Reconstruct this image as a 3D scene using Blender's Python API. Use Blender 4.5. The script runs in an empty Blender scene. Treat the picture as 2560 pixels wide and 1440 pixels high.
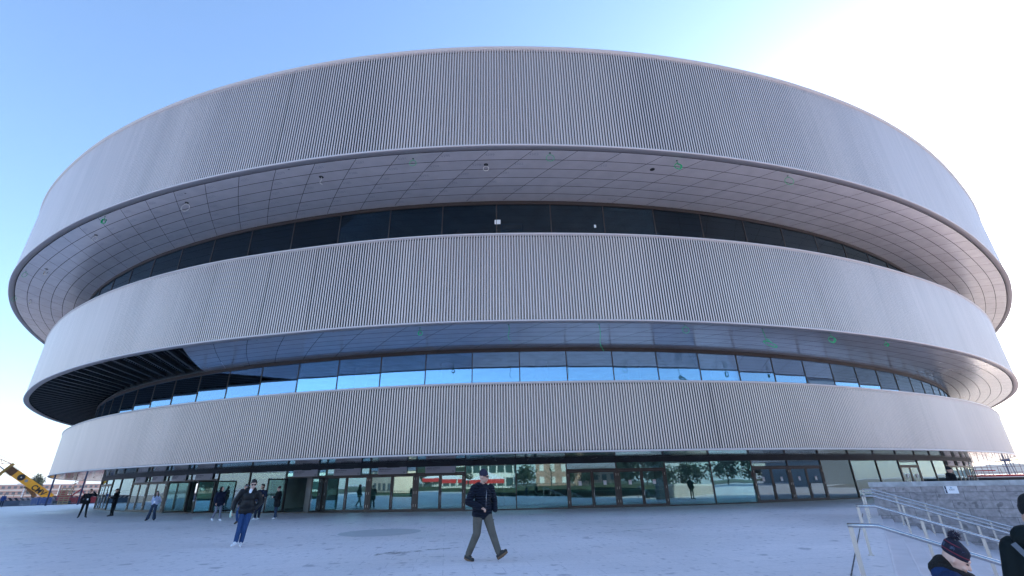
import bpy, math, random
from mathutils import Vector, Matrix, Euler
random.seed(7)
R = math.radians
scene = bpy.context.scene
col = scene.collection

# ------------------------------------------------------------------ helpers
def tag(o, label=None, cat=None, group=None, kind=None):
    if label: o['label'] = label
    if cat: o['category'] = cat
    if group: o['group'] = group
    if kind: o['kind'] = kind
    return o

def empty(name, loc=(0, 0, 0), rz=0, label=None, cat=None, group=None, kind=None):
    o = bpy.data.objects.new(name, None); col.objects.link(o)
    o.location = loc; o.rotation_euler = (0, 0, rz); o.empty_display_size = .3
    return tag(o, label, cat, group, kind)

class MB:
    def __init__(s): s.v = []; s.f = []; s.sm = []; s.uv = None
    def add(s, vs, fs, smooth=False):
        b = len(s.v); s.v += [tuple(v) for v in vs]
        s.f += [tuple(i + b for i in f) for f in fs]; s.sm += [smooth] * len(fs); return s
    def quad(s, a, b, c, d): return s.add([a, b, c, d], [(0, 1, 2, 3)])
    def box(s, c, size, rz=0, M=None):
        hx, hy, hz = size[0] / 2, size[1] / 2, size[2] / 2
        vs = [Vector((x * hx, y * hy, z * hz)) for x in (-1, 1) for y in (-1, 1) for z in (-1, 1)]
        m = Matrix.Translation(c) @ (M if M is not None else Matrix.Rotation(rz, 4, 'Z'))
        vs = [m @ v for v in vs]
        return s.add(vs, [(0, 1, 3, 2), (4, 6, 7, 5), (0, 4, 5, 1), (2, 3, 7, 6), (0, 2, 6, 4), (1, 5, 7, 3)])
    def beam(s, p, q, w, h=None, up=(0, 0, 1)):
        p, q = Vector(p), Vector(q); d = q - p; L = d.length
        if L < 1e-6: return s
        d /= L; up = Vector(up)
        if abs(d.dot(up)) > .98: up = Vector((0, 1, 0))
        x = d.cross(up).normalized(); y = x.cross(d)
        M = Matrix((x, d, y)).transposed().to_4x4()
        return s.box((p + q) / 2, (w, L, h or w), M=M)
    def tube(s, pts, r, n=8, caps=True, closed=False):
        pts = [Vector(p) for p in pts]; N = len(pts); rings = []; prev = None
        rr = r if isinstance(r, (list, tuple)) else [r] * N
        for i, p in enumerate(pts):
            a = pts[(i - 1) % N] if (closed or i > 0) else p
            b = pts[(i + 1) % N] if (closed or i < N - 1) else p
            t = (b - a).normalized() if (b - a).length > 1e-9 else Vector((0, 0, 1))
            if prev is None:
                u = Vector((0, 0, 1)) if abs(t.z) < .9 else Vector((1, 0, 0))
                x = t.cross(u).normalized()
            else:
                x = (prev - t * prev.dot(t)).normalized()
            prev = x; y = t.cross(x)
            rings.append([p + (x * math.cos(2 * math.pi * k / n) + y * math.sin(2 * math.pi * k / n)) * rr[i] for k in range(n)])
        vs = [v for g in rings for v in g]; fs = []
        for i in range(N if closed else N - 1):
            j = (i + 1) % N
            for k in range(n): fs.append((i * n + k, i * n + (k + 1) % n, j * n + (k + 1) % n, j * n + k))
        s.add(vs, fs, True)
        if caps and not closed:
            b = len(s.v) - len(vs)
            s.f.append(tuple(b + k for k in reversed(range(n)))); s.f.append(tuple(b + (N - 1) * n + k for k in range(n))); s.sm += [False, False]
        return s
    def cyl(s, c, r, h, n=16, r2=None):
        r2 = r if r2 is None else r2
        return s.tube([c, (c[0], c[1], c[2] + h)], [r, r2], n)
    def build(s, name, mat=None, parent=None, loc=None):
        me = bpy.data.meshes.new(name); me.from_pydata(s.v, [], s.f); me.update()
        me.polygons.foreach_set('use_smooth', s.sm)
        if mat: me.materials.append(mat)
        if s.uv: 
            l = me.uv_layers.new(name='UVMap'); l.data.foreach_set('uv', s.uv)
        o = bpy.data.objects.new(name, me); col.objects.link(o)
        if parent: o.parent = parent
        if loc: o.location = loc
        return o

# ------------------------------------------------------------------ materials
def mat(name, base, rough=.6, metal=0., noise=None, bump=None, spec=None, mix=None, coat=None):
    m = bpy.data.materials.new(name); m.use_nodes = True
    nt = m.node_tree; b = nt.nodes['Principled BSDF']
    b.inputs['Base Color'].default_value = (*base, 1); b.inputs['Roughness'].default_value = rough
    b.inputs['Metallic'].default_value = metal
    if spec is not None: b.inputs['Specular IOR Level'].default_value = spec
    if coat: b.inputs['Coat Weight'].default_value = coat
    tc = nt.nodes.new('ShaderNodeTexCoord')
    if noise:                                    # (scale, amount)
        n = nt.nodes.new('ShaderNodeTexNoise'); n.inputs['Scale'].default_value = noise[0]; n.inputs['Detail'].default_value = 5
        nt.links.new(tc.outputs['Object'], n.inputs['Vector'])
        r = nt.nodes.new('ShaderNodeMapRange'); r.inputs[1].default_value = .3; r.inputs[2].default_value = .7
        r.inputs[3].default_value = 1 - noise[1]; r.inputs[4].default_value = 1 + noise[1]
        nt.links.new(n.outputs['Fac'], r.inputs[0])
        mx = nt.nodes.new('ShaderNodeMix'); mx.data_type = 'RGBA'; mx.blend_type = 'MULTIPLY'; mx.inputs[0].default_value = 1
        mx.inputs[6].default_value = (*base, 1); nt.links.new(r.outputs[0], mx.inputs[7]); nt.links.new(mx.outputs[2], b.inputs['Base Color'])
    if bump:                                     # (scale, strength, distance)
        n = nt.nodes.new('ShaderNodeTexNoise'); n.inputs['Scale'].default_value = bump[0]; n.inputs['Detail'].default_value = 4
        nt.links.new(tc.outputs['Object'], n.inputs['Vector'])
        bp = nt.nodes.new('ShaderNodeBump'); bp.inputs['Strength'].default_value = bump[1]; bp.inputs['Distance'].default_value = bump[2]
        nt.links.new(n.outputs['Fac'], bp.inputs['Height']); nt.links.new(bp.outputs[0], b.inputs['Normal'])
    return m

def nodes(m): return m.node_tree, m.node_tree.nodes, m.node_tree.links

M = {}
def tube_mat():
    m = mat('anodised_tube', (.66, .545, .51), .36, .38); nt, N, L = nodes(m); b = N['Principled BSDF']
    ge = N.new('ShaderNodeNewGeometry'); r = N.new('ShaderNodeMapRange'); r.inputs[3].default_value = .97; r.inputs[4].default_value = 1.03; L.new(ge.outputs['Random Per Island'], r.inputs[0])
    tc = N.new('ShaderNodeTexCoord'); mp = N.new('ShaderNodeMapping'); mp.inputs['Scale'].default_value = (.9, .9, .12); L.new(tc.outputs['Object'], mp.inputs[0])
    n = N.new('ShaderNodeTexNoise'); n.inputs['Scale'].default_value = 1.; n.inputs['Detail'].default_value = 4; L.new(mp.outputs[0], n.inputs['Vector'])
    r2 = N.new('ShaderNodeMapRange'); r2.inputs[1].default_value = .3; r2.inputs[2].default_value = .7; r2.inputs[3].default_value = .96; r2.inputs[4].default_value = 1.04; L.new(n.outputs['Fac'], r2.inputs[0])
    mu = N.new('ShaderNodeMath'); mu.operation = 'MULTIPLY'; L.new(r.outputs[0], mu.inputs[0]); L.new(r2.outputs[0], mu.inputs[1])
    mx = N.new('ShaderNodeMix'); mx.data_type = 'RGBA'; mx.blend_type = 'MULTIPLY'; mx.inputs[0].default_value = 1; mx.inputs[6].default_value = (.66, .545, .51, 1)
    L.new(mu.outputs[0], mx.inputs[7]); L.new(mx.outputs[2], b.inputs['Base Color']); return m
M['tube'] = tube_mat()
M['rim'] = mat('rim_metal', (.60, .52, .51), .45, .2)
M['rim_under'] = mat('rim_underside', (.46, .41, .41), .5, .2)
M['backing'] = mat('dark_backing', (.012, .011, .013), .7)
M['deck'] = mat('soffit_deck_black', (.002, .002, .003), 1., spec=0)
M['strip'] = mat('backing_strip', (.95, .78, .68), .5, .1)
M['dark'] = mat('dark_steel', (.018, .019, .022), .55, .3, noise=(2, .3))
M['beam'] = mat('soffit_beam_steel', (.03, .031, .036), .5, .3, noise=(3, .3))
M['frame'] = mat('bronze_frame', (.075, .060, .054), .45, .5, noise=(1.5, .15))
M['transom'] = mat('brown_transom', (.07, .052, .042), .5, .3)
M['concrete'] = mat('interior_concrete', (.42, .42, .42), .8, noise=(1.2, .1))
M['ceiling'] = mat('interior_ceiling', (.50, .52, .50), .8, noise=(1, .3))
M['floor'] = mat('interior_floor', (.40, .40, .40), .6, noise=(.6, .2))
M['core'] = mat('core_wall', (.22, .24, .24), .8, noise=(.25, .6))
M['steel'] = mat('brushed_steel', (.46, .46, .48), .27, 1., noise=(3, .12))
M['post'] = mat('post_steel', (.50, .45, .41), .42, .6)
M['sign'] = mat('sign_board', (.50, .48, .52), .5)
M['paper'] = mat('white_paper', (.80, .80, .84), .8)
M['ink'] = mat('dark_ink', (.03, .03, .06), .6)
M['redink'] = mat('red_ink', (.45, .04, .08), .6)
M['blueink'] = mat('blue_ink', (.03, .22, .45), .6)
M['pencil'] = mat('panel_pencil', (.16, .16, .18), .8)
M['chalk'] = mat('panel_handwriting', (.27, .26, .28), .8)
M['green'] = mat('green_cable', (.02, .42, .16), .5)
M['white'] = mat('white_cable', (.75, .70, .64), .5)
M['black'] = mat('black_rubber', (.012, .012, .013), .7)

def glass_mat(name, tint, refl, trans, wav=.5):
    m = bpy.data.materials.new(name); m.use_nodes = True; nt, N, L = nodes(m); N.clear()
    out = N.new('ShaderNodeOutputMaterial'); mx = N.new('ShaderNodeMixShader')
    g = N.new('ShaderNodeBsdfGlossy'); g.inputs['Roughness'].default_value = .012; g.inputs['Color'].default_value = (*tint, 1)
    t = N.new('ShaderNodeBsdfTransparent'); t.inputs['Color'].default_value = (*trans, 1)
    fr = N.new('ShaderNodeFresnel'); fr.inputs['IOR'].default_value = 1.5
    ad = N.new('ShaderNodeMath'); ad.operation = 'ADD'; ad.inputs[1].default_value = refl; ad.use_clamp = True
    tc = N.new('ShaderNodeTexCoord'); mp = N.new('ShaderNodeMapping'); mp.inputs['Scale'].default_value = (.45, .45, .8)
    n = N.new('ShaderNodeTexNoise'); n.inputs['Scale'].default_value = 1.; n.inputs['Detail'].default_value = .5
    oi = N.new('ShaderNodeObjectInfo'); cb = N.new('ShaderNodeVectorMath'); cb.operation = 'ADD'
    L.new(tc.outputs['Object'], mp.inputs[0]); L.new(mp.outputs[0], cb.inputs[0]); 
    sc_ = N.new('ShaderNodeMath'); sc_.operation = 'MULTIPLY'; sc_.inputs[1].default_value = 40; L.new(oi.outputs['Random'], sc_.inputs[0]); L.new(sc_.outputs[0], cb.inputs[1])
    L.new(cb.outputs[0], n.inputs['Vector'])
    bp = N.new('ShaderNodeBump'); bp.inputs['Strength'].default_value = wav; bp.inputs['Distance'].default_value = .02
    L.new(n.outputs['Fac'], bp.inputs['Height']); L.new(bp.outputs[0], g.inputs['Normal'])
    L.new(fr.outputs[0], ad.inputs[0]); L.new(ad.outputs[0], mx.inputs[0]); L.new(t.outputs[0], mx.inputs[1]); L.new(g.outputs[0], mx.inputs[2]); L.new(mx.outputs[0], out.inputs[0])
    return m
M['glass_top'] = glass_mat('glass_upper', (.5, .68, .8), .01, (.25, .37, .42), .05)
M['glass_mid'] = glass_mat('glass_middle', (.40, .64, .93), .34, (.74, .88, .83), .10)
M['glass_low'] = glass_mat('glass_lower', (.66, .88, .95), .17, (.60, .88, .84), .10)

def panel_mat(name, base, rough, metal, var=.04, bumpd=.0015, spots=False):
    m = mat(name, base, rough, metal); nt, N, L = nodes(m); b = N['Principled BSDF']
    ge = N.new('ShaderNodeNewGeometry')
    r = N.new('ShaderNodeMapRange'); r.inputs[3].default_value = 1 - var; r.inputs[4].default_value = 1 + var
    L.new(ge.outputs['Random Per Island'], r.inputs[0])
    tc = N.new('ShaderNodeTexCoord'); n = N.new('ShaderNodeTexNoise'); n.inputs['Scale'].default_value = 1.3; n.inputs['Detail'].default_value = 6
    L.new(tc.outputs['Object'], n.inputs['Vector'])
    r2 = N.new('ShaderNodeMapRange'); r2.inputs[1].default_value = .3; r2.inputs[2].default_value = .7; r2.inputs[3].default_value = .93; r2.inputs[4].default_value = 1.06
    L.new(n.outputs['Fac'], r2.inputs[0])
    mu = N.new('ShaderNodeMath'); mu.operation = 'MULTIPLY'; L.new(r.outputs[0], mu.inputs[0]); L.new(r2.outputs[0], mu.inputs[1])
    mx = N.new('ShaderNodeMix'); mx.data_type = 'RGBA'; mx.blend_type = 'MULTIPLY'; mx.inputs[0].default_value = 1; mx.inputs[6].default_value = (*base, 1)
    L.new(mu.outputs[0], mx.inputs[7]); L.new(mx.outputs[2], b.inputs['Base Color'])
    n2 = N.new('ShaderNodeTexNoise'); n2.inputs['Scale'].default_value = .9; n2.inputs['Detail'].default_value = 1.5; L.new(tc.outputs['Object'], n2.inputs['Vector'])
    bp = N.new('ShaderNodeBump'); bp.inputs['Strength'].default_value = .6; bp.inputs['Distance'].default_value = bumpd * 6
    L.new(n2.outputs['Fac'], bp.inputs['Height']); L.new(bp.outputs[0], b.inputs['Normal'])
    return m
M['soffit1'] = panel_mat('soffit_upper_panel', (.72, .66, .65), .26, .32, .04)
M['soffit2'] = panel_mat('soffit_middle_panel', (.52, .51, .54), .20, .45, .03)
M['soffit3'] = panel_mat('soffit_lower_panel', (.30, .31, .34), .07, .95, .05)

def stone_ground():
    m = mat('plaza_stone', (.4, .41, .43), .62); nt, N, L = nodes(m); b = N['Principled BSDF']
    b.inputs['Specular IOR Level'].default_value = .35
    tc = N.new('ShaderNodeTexCoord')
    n1 = N.new('ShaderNodeTexNoise'); n1.inputs['Scale'].default_value = .18; n1.inputs['Detail'].default_value = 6; L.new(tc.outputs['Object'], n1.inputs['Vector'])
    n2 = N.new('ShaderNodeTexNoise'); n2.inputs['Scale'].default_value = 14; n2.inputs['Detail'].default_value = 5; L.new(tc.outputs['Object'], n2.inputs['Vector'])
    # dark pebbles of the conglomerate: stretched noise islands of several sizes
    def spots(scale, lo, hi, seed):
        mp = N.new('ShaderNodeMapping'); mp.inputs['Location'].default_value = (seed, seed * 2, 0); mp.inputs['Rotation'].default_value = (0, 0, R(35)); L.new(tc.outputs['Object'], mp.inputs[0])
        n = N.new('ShaderNodeTexNoise'); n.inputs['Scale'].default_value = scale; n.inputs['Detail'].default_value = 1.5; L.new(mp.outputs[0], n.inputs['Vector'])
        r = N.new('ShaderNodeMapRange'); r.inputs[1].default_value = lo; r.inputs[2].default_value = hi; L.new(n.outputs['Fac'], r.inputs[0]); return r.outputs[0]
    def cells(scale, thr, soft, seed):
        mp = N.new('ShaderNodeMapping'); mp.inputs['Location'].default_value = (seed, seed * 3, 0); L.new(tc.outputs['Object'], mp.inputs[0])
        nn = N.new('ShaderNodeTexNoise'); nn.inputs['Scale'].default_value = scale * 2.2; nn.inputs['Detail'].default_value = 3; L.new(mp.outputs[0], nn.inputs['Vector'])
        sc = N.new('ShaderNodeVectorMath'); sc.operation = 'SCALE'; sc.inputs['Scale'].default_value = .55 / scale; L.new(nn.outputs['Color'], sc.inputs[0])
        ad = N.new('ShaderNodeVectorMath'); ad.operation = 'ADD'; L.new(mp.outputs[0], ad.inputs[0]); L.new(sc.outputs[0], ad.inputs[1])
        v = N.new('ShaderNodeTexVoronoi'); v.inputs['Scale'].default_value = scale; v.voronoi_dimensions = '2D'; L.new(ad.outputs[0], v.inputs['Vector'])
        sp = N.new('ShaderNodeSeparateColor'); L.new(v.outputs['Color'], sp.inputs[0])
        m1 = N.new('ShaderNodeMath'); m1.operation = 'SUBTRACT'; m1.inputs[1].default_value = thr; L.new(sp.outputs[0], m1.inputs[0])
        m2 = N.new('ShaderNodeMath'); m2.operation = 'MULTIPLY_ADD'; m2.inputs[1].default_value = 1.0; L.new(m1.outputs[0], m2.inputs[0])
        ng = N.new('ShaderNodeMath'); ng.operation = 'MULTIPLY'; ng.inputs[1].default_value = -1; L.new(v.outputs['Distance'], ng.inputs[0]); L.new(ng.outputs[0], m2.inputs[2])
        r = N.new('ShaderNodeMapRange'); r.inputs[1].default_value = 0; r.inputs[2].default_value = soft; L.new(m2.outputs[0], r.inputs[0]); return r.outputs[0]
    s1 = cells(1.5, .72, .10, 3); s2 = cells(5, .60, .25, 9); s3 = cells(.8, .86, .06, 15)
    mxs = N.new('ShaderNodeMath'); mxs.operation = 'MAXIMUM'; L.new(s1, mxs.inputs[0]); L.new(s2, mxs.inputs[1])
    mx2 = N.new('ShaderNodeMath'); mx2.operation = 'MAXIMUM'; L.new(mxs.outputs[0], mx2.inputs[0]); L.new(s3, mx2.inputs[1])
    br = N.new('ShaderNodeTexBrick'); br.inputs['Scale'].default_value = 1; br.inputs['Brick Width'].default_value = 1.2; br.inputs['Row Height'].default_value = .6
    br.inputs['Mortar Size'].default_value = .006; br.inputs['Mortar Smooth'].default_value = .3
    br.inputs['Color1'].default_value = (1, 1, 1, 1); br.inputs['Color2'].default_value = (.945, .95, .96, 1); br.inputs['Mortar'].default_value = (.62, .62, .66, 1)
    mpb = N.new('ShaderNodeMapping'); mpb.inputs['Rotation'].default_value = (0, 0, R(-8)); L.new(tc.outputs['Object'], mpb.inputs[0]); L.new(mpb.outputs[0], br.inputs['Vector'])
    r1 = N.new('ShaderNodeMapRange'); r1.inputs[1].default_value = .3; r1.inputs[2].default_value = .7; r1.inputs[3].default_value = .95; r1.inputs[4].default_value = 1.04; L.new(n1.outputs['Fac'], r1.inputs[0])
    r2 = N.new('ShaderNodeMapRange'); r2.inputs[1].default_value = .3; r2.inputs[2].default_value = .7; r2.inputs[3].default_value = .93; r2.inputs[4].default_value = 1.07; L.new(n2.outputs['Fac'], r2.inputs[0])
    mu = N.new('ShaderNodeMath'); mu.operation = 'MULTIPLY'; L.new(r1.outputs[0], mu.inputs[0]); L.new(r2.outputs[0], mu.inputs[1])
    a = N.new('ShaderNodeMix'); a.data_type = 'RGBA'; a.blend_type = 'MULTIPLY'; a.inputs[0].default_value = 1; L.new(br.outputs['Color'], a.inputs[6]); L.new(mu.outputs[0], a.inputs[7])
    c = N.new('ShaderNodeMix'); c.data_type = 'RGBA'; c.inputs[6].default_value = (.80, .73, .75, 1); c.inputs[7].default_value = (.40, .37, .41, 1)
    sf = N.new('ShaderNodeMath'); sf.operation = 'MULTIPLY'; sf.inputs[1].default_value = .75; L.new(mx2.outputs[0], sf.inputs[0]); L.new(sf.outputs[0], c.inputs[0])
    d = N.new('ShaderNodeMix'); d.data_type = 'RGBA'; d.blend_type = 'MULTIPLY'; d.inputs[0].default_value = 1; L.new(a.outputs[2], d.inputs[6]); L.new(c.outputs[2], d.inputs[7])
    L.new(d.outputs[2], b.inputs['Base Color'])
    rr = N.new('ShaderNodeMapRange'); rr.inputs[1].default_value = .35; rr.inputs[2].default_value = .65; rr.inputs[3].default_value = .32; rr.inputs[4].default_value = .6; L.new(n1.outputs['Fac'], rr.inputs[0]); L.new(rr.outputs[0], b.inputs['Roughness'])
    bp = N.new('ShaderNodeBump'); bp.inputs['Strength'].default_value = .25; bp.inputs['Distance'].default_value = .004; L.new(n2.outputs['Fac'], bp.inputs['Height']); L.new(bp.outputs[0], b.inputs['Normal'])
    return m
M['plaza'] = stone_ground()
M['step'] = mat('step_stone', (.66, .60, .62), .6, noise=(1.1, .10), bump=(12, .2, .004))

def wall_stone():
    m = mat('wall_stone', (.3, .3, .32), .75); nt, N, L = nodes(m); b = N['Principled BSDF']
    uv = N.new('ShaderNodeUVMap'); uv.uv_map = 'UVMap'
    br = N.new('ShaderNodeTexBrick'); br.inputs['Scale'].default_value = 1; br.inputs['Brick Width'].default_value = .86; br.inputs['Row Height'].default_value = .30
    br.inputs['Mortar Size'].default_value = .006; br.inputs['Mortar Smooth'].default_value = .2
    br.inputs['Color1'].default_value = (.33, .295, .30, 1); br.inputs['Color2'].default_value = (.25, .225, .235, 1); br.inputs['Mortar'].default_value = (.06, .06, .07, 1)
    L.new(uv.outputs[0], br.inputs['Vector'])
    n = N.new('ShaderNodeTexNoise'); n.inputs['Scale'].default_value = 7; n.inputs['Detail'].default_value = 6; L.new(uv.outputs[0], n.inputs['Vector'])
    n2 = N.new('ShaderNodeTexNoise'); n2.inputs['Scale'].default_value = 3.2; n2.inputs['Detail'].default_value = 2; L.new(uv.outputs[0], n2.inputs['Vector'])
    r = N.new('ShaderNodeMapRange'); r.inputs[1].default_value = .3; r.inputs[2].default_value = .7; r.inputs[3].default_value = .72; r.inputs[4].default_value = 1.25; L.new(n.outputs['Fac'], r.inputs[0])
    r2 = N.new('ShaderNodeMapRange'); r2.inputs[1].default_value = .63; r2.inputs[2].default_value = .67; r2.inputs[3].default_value = 1; r2.inputs[4].default_value = .62; L.new(n2.outputs['Fac'], r2.inputs[0])
    mu = N.new('ShaderNodeMath'); mu.operation = 'MULTIPLY'; L.new(r.outputs[0], mu.inputs[0]); L.new(r2.outputs[0], mu.inputs[1])
    mx = N.new('ShaderNodeMix'); mx.data_type = 'RGBA'; mx.blend_type = 'MULTIPLY'; mx.inputs[0].default_value = 1; L.new(br.outputs['Color'], mx.inputs[6]); L.new(mu.outputs[0], mx.inputs[7]); L.new(mx.outputs[2], b.inputs['Base Color'])
    return m
M['wall'] = wall_stone()

# ------------------------------------------------------------------ plan curves of the three bands (measured), closed
K0 = -230.; KS = 14.5
RK = {1: [75.74, 69.92, 63.92, 57.58, 50.33, 44.31, 39.39, 35.86, 33.54, 32.33, 32.02, 32.69, 34.36, 37.21, 41.52, 48.31, 58.25, 72.25, 88.65],
      2: [76.63, 69.3, 61.87, 54.35, 46.86, 40.38, 35.62, 32.23, 29.97, 28.91, 28.63, 29.45, 31.22, 34.14, 38.83, 45.58, 55.38, 69.08, 84.49],
      3: [79.42, 70.15, 60.86, 51.68, 43.06, 36.47, 31.78, 28.56, 26.62, 25.73, 25.56, 26.52, 28.52, 31.31, 36.02, 42.92, 52.72, 65.72, 80.92]}
CYP = 85 * 1.55 / 2.58
ZB = {1: (17.61, 24.62), 2: (9.23, 14.41), 3: (3.01, 6.77)}
def catmull(P, n, closed=False):
    out = []; N = len(P)
    for i in range(N if closed else N - 1):
        g = lambda j: P[j % N] if closed else P[max(0, min(N - 1, j))]
        a, b, c, d = g(i - 1), g(i), g(i + 1), g(i + 2)
        for k in range(n):
            t = k / n
            out.append(b + .5 * t * (c - a + t * (2 * a - 5 * b + 4 * c - d + t * (3 * (b - c) + d - a))))
    if not closed: out.append(P[-1])
    return out
class Curve:
    def __init__(s, pts):
        s.p = pts; N = len(pts); s.c = [0.]
        for i in range(N): s.c.append(s.c[-1] + (pts[(i + 1) % N] - pts[i]).length)
        s.L = s.c[-1]; s.N = N
        # s = 0 at the point of the front nearest to x = 0
        k = min(range(N), key=lambda i: abs(pts[i].x) + (1000 if pts[i].y > CYP else 0)); s.s0 = s.c[k]
    def idx(s, t):
        import bisect
        t = (t + s.s0) % s.L; i = min(max(bisect.bisect_right(s.c, t) - 1, 0), s.N - 1)
        return i, (t - s.c[i]) / max(1e-9, s.c[i + 1] - s.c[i])
    def tan(s, t):
        i, f = s.idx(t); P = s.p; N = s.N
        t1 = P[(i + 1) % N] - P[(i - 1) % N]; t2 = P[(i + 2) % N] - P[i]
        return (t1.normalized() * (1 - f) + t2.normalized() * f).normalized()
    def at(s, t, d=0., z=0.):               # d = distance inwards
        i, f = s.idx(t); p = s.p[i] * (1 - f) + s.p[(i + 1) % s.N] * f
        if d:
            g = s.tan(t); p = p + Vector((-g.y, g.x)) * d
        return Vector((p.x, p.y, z))
    def norm(s, t):
        g = s.tan(t); return Vector((-g.y, g.x, 0))
    def near(s, x, y):
        best = min(range(s.N), key=lambda i: (s.p[i].x - x) ** 2 + (s.p[i].y - y) ** 2)
        t = s.c[best] - s.s0
        if t > s.L / 2: t -= s.L
        if t < -s.L / 2: t += s.L
        return t
CV = {}
for k, rr in RK.items():
    P = []
    for i, r in enumerate(rr):
        a = R(K0 + KS * i); P.append(Vector((r * math.cos(a), r * math.sin(a) + CYP)))
    P = P[1:]                                # first knot is only a guide
    d = catmull(P, 12)
    # close behind with two smooth arcs
    a, b = d[-1], d[0]; ta = (d[-1] - d[-3]).normalized(); tb = (d[2] - d[0]).normalized()
    apex = Vector(((a.x + b.x) / 2, max(a.y, b.y) + 48)); tx = Vector((-1, 0))
    def herm(p, q, u, v, n):
        L_ = (q - p).length * 1.2; o = []
        for j in range(1, n):
            t = j / n; o.append(p * (2 * t**3 - 3 * t**2 + 1) + u * L_ * (t**3 - 2 * t**2 + t) + q * (3 * t**2 - 2 * t**3) + v * L_ * (t**3 - t**2))
        return o
    d = d + herm(a, apex, ta, tx, 40) + [apex] + herm(apex, b, tx, tb, 40)
    for _ in range(6): d = [(d[i - 1] + d[i] * 2 + d[(i + 1) % len(d)]) / 4 for i in range(len(d))]
    CV[k] = Curve(d)

def offset_curve(c, d, n=700):
    P = [c.at(c.L * i / n - c.s0, d) for i in range(n)]
    return Curve([Vector((p.x, p.y)) for p in P])
def offset_var(c, fn, n=700):
    P = []
    for i in range(n):
        t = c.L * i / n; tt = (t - c.s0 + c.L / 2) % c.L - c.L / 2; p = c.at(t - c.s0, fn(abs(tt))); P.append(Vector((p.x, p.y)))
    for _ in range(4): P = [(P[i - 1] + P[i] * 2 + P[(i + 1) % n]) / 4 for i in range(n)]
    return Curve(P)
G = {1: offset_curve(CV[1], 5.17), 2: offset_curve(CV[2], 5.17), 3: offset_var(CV[3], lambda t: max(2.6, 8.05 - 4.75 * (t / 62) ** 2))}

def sweep(mb, c, prof, n=640, smooth=True, t0=None, t1=None):
    """prof: list of (inward d, z); sweeps along the closed curve (or from t0 to t1)"""
    m = len(prof); closed = t0 is None; base = len(mb.v)
    ts = [c.L * i / n for i in range(n)] if closed else [t0 + (t1 - t0) * i / n for i in range(n + 1)]
    for t in ts:
        p = c.at(t); nn = c.norm(t)
        for d, z in prof: mb.v.append((p.x + nn.x * d, p.y + nn.y * d, z))
    N = len(ts)
    for i in range(N if closed else N - 1):
        j = (i + 1) % N
        for k in range(m - 1):
            mb.f.append((base + i * m + k, base + j * m + k, base + j * m + k + 1, base + i * m + k + 1)); mb.sm.append(smooth)
    return mb

# ------------------------------------------------------------------ arena
arena = empty('arena', (0, 51, 0), 0, 'oval silver arena of three stacked slatted bands with dark glass storeys between them', 'arena')
arena.location = (0, 0, 0)
PITCH = .15
for k in (1, 2, 3):
    c = CV[k]; zb, zt = ZB[k]; n = int(round(c.L / PITCH)); pitch = c.L / n
    mb = MB(); st = MB()
    seam = random.Random(40 + k)
    for i in range(n):
        rad = .0385 if seam.random() > .006 else .030
        t = i * pitch; p = c.at(t); nn = c.norm(t); g = c.tan(t); ctr = p + nn * (.05 + rad)
        vs = []
        for z in (zb + .11, zt - .10):
            for a in (0, 36, 72, 108, 144, 180):
                ca, sa = math.cos(R(a)), math.sin(R(a))
                vs.append((ctr.x + g.x * ca * rad - nn.x * sa * rad, ctr.y + g.y * ca * rad - nn.y * sa * rad, z))
        vs.append((ctr.x, ctr.y, zt - .10))
        mb.add(vs, [(j, j + 1, j + 7, j + 6) for j in range(5)], True)
        t2 = t + pitch / 2; q = c.at(t2, .16); g2 = c.tan(t2); w = .0095
        st.add([(q.x - g2.x * w, q.y - g2.y * w, zb + .17), (q.x + g2.x * w, q.y + g2.y * w, zb + .17), (q.x + g2.x * w, q.y + g2.y * w, zt - .2), (q.x - g2.x * w, q.y - g2.y * w, zt - .2)], [(0, 1, 2, 3)])
    nm = {1: 'upper', 2: 'middle', 3: 'lower'}[k]
    mb.build('slat_band', M['tube'], arena)['label'] = nm + ' band of close vertical silver tubes'
    st.build('backing_strip', M['strip'], arena)
    sweep(MB(), c, [(.19, zb + .10), (.19, zt - .08)]).build('backing_wall', M['backing'], arena)
    rm = MB()
    top = [(.45, zt - .02), (.02, zt), (0, zt - .02), (0, zt - .10), (.30, zt - .11)]
    bot = [(.24, zb + .105), (.03, zb + .10), (0, zb + .085), (-.005, zb + .02), (.03, zb)]
    if k == 1: top = [(.6, zt), (-.05, zt + .04), (-.06, zt - .02), (.02, zt - .05), (.02, zt - .10), (.30, zt - .11)]
    sweep(rm, c, top); rm.build('top_rim', M['rim'], arena)
    rm = MB(); sweep(rm, c, bot); rm.build('bottom_rim', M['rim'], arena)
    sweep(MB(), c, [(.03, zb), (.36 if k < 3 else .15, zb + .004), (.36 if k < 3 else .15, zb + .1)]).build('rim_underside', M['rim_under'], arena)

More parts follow.
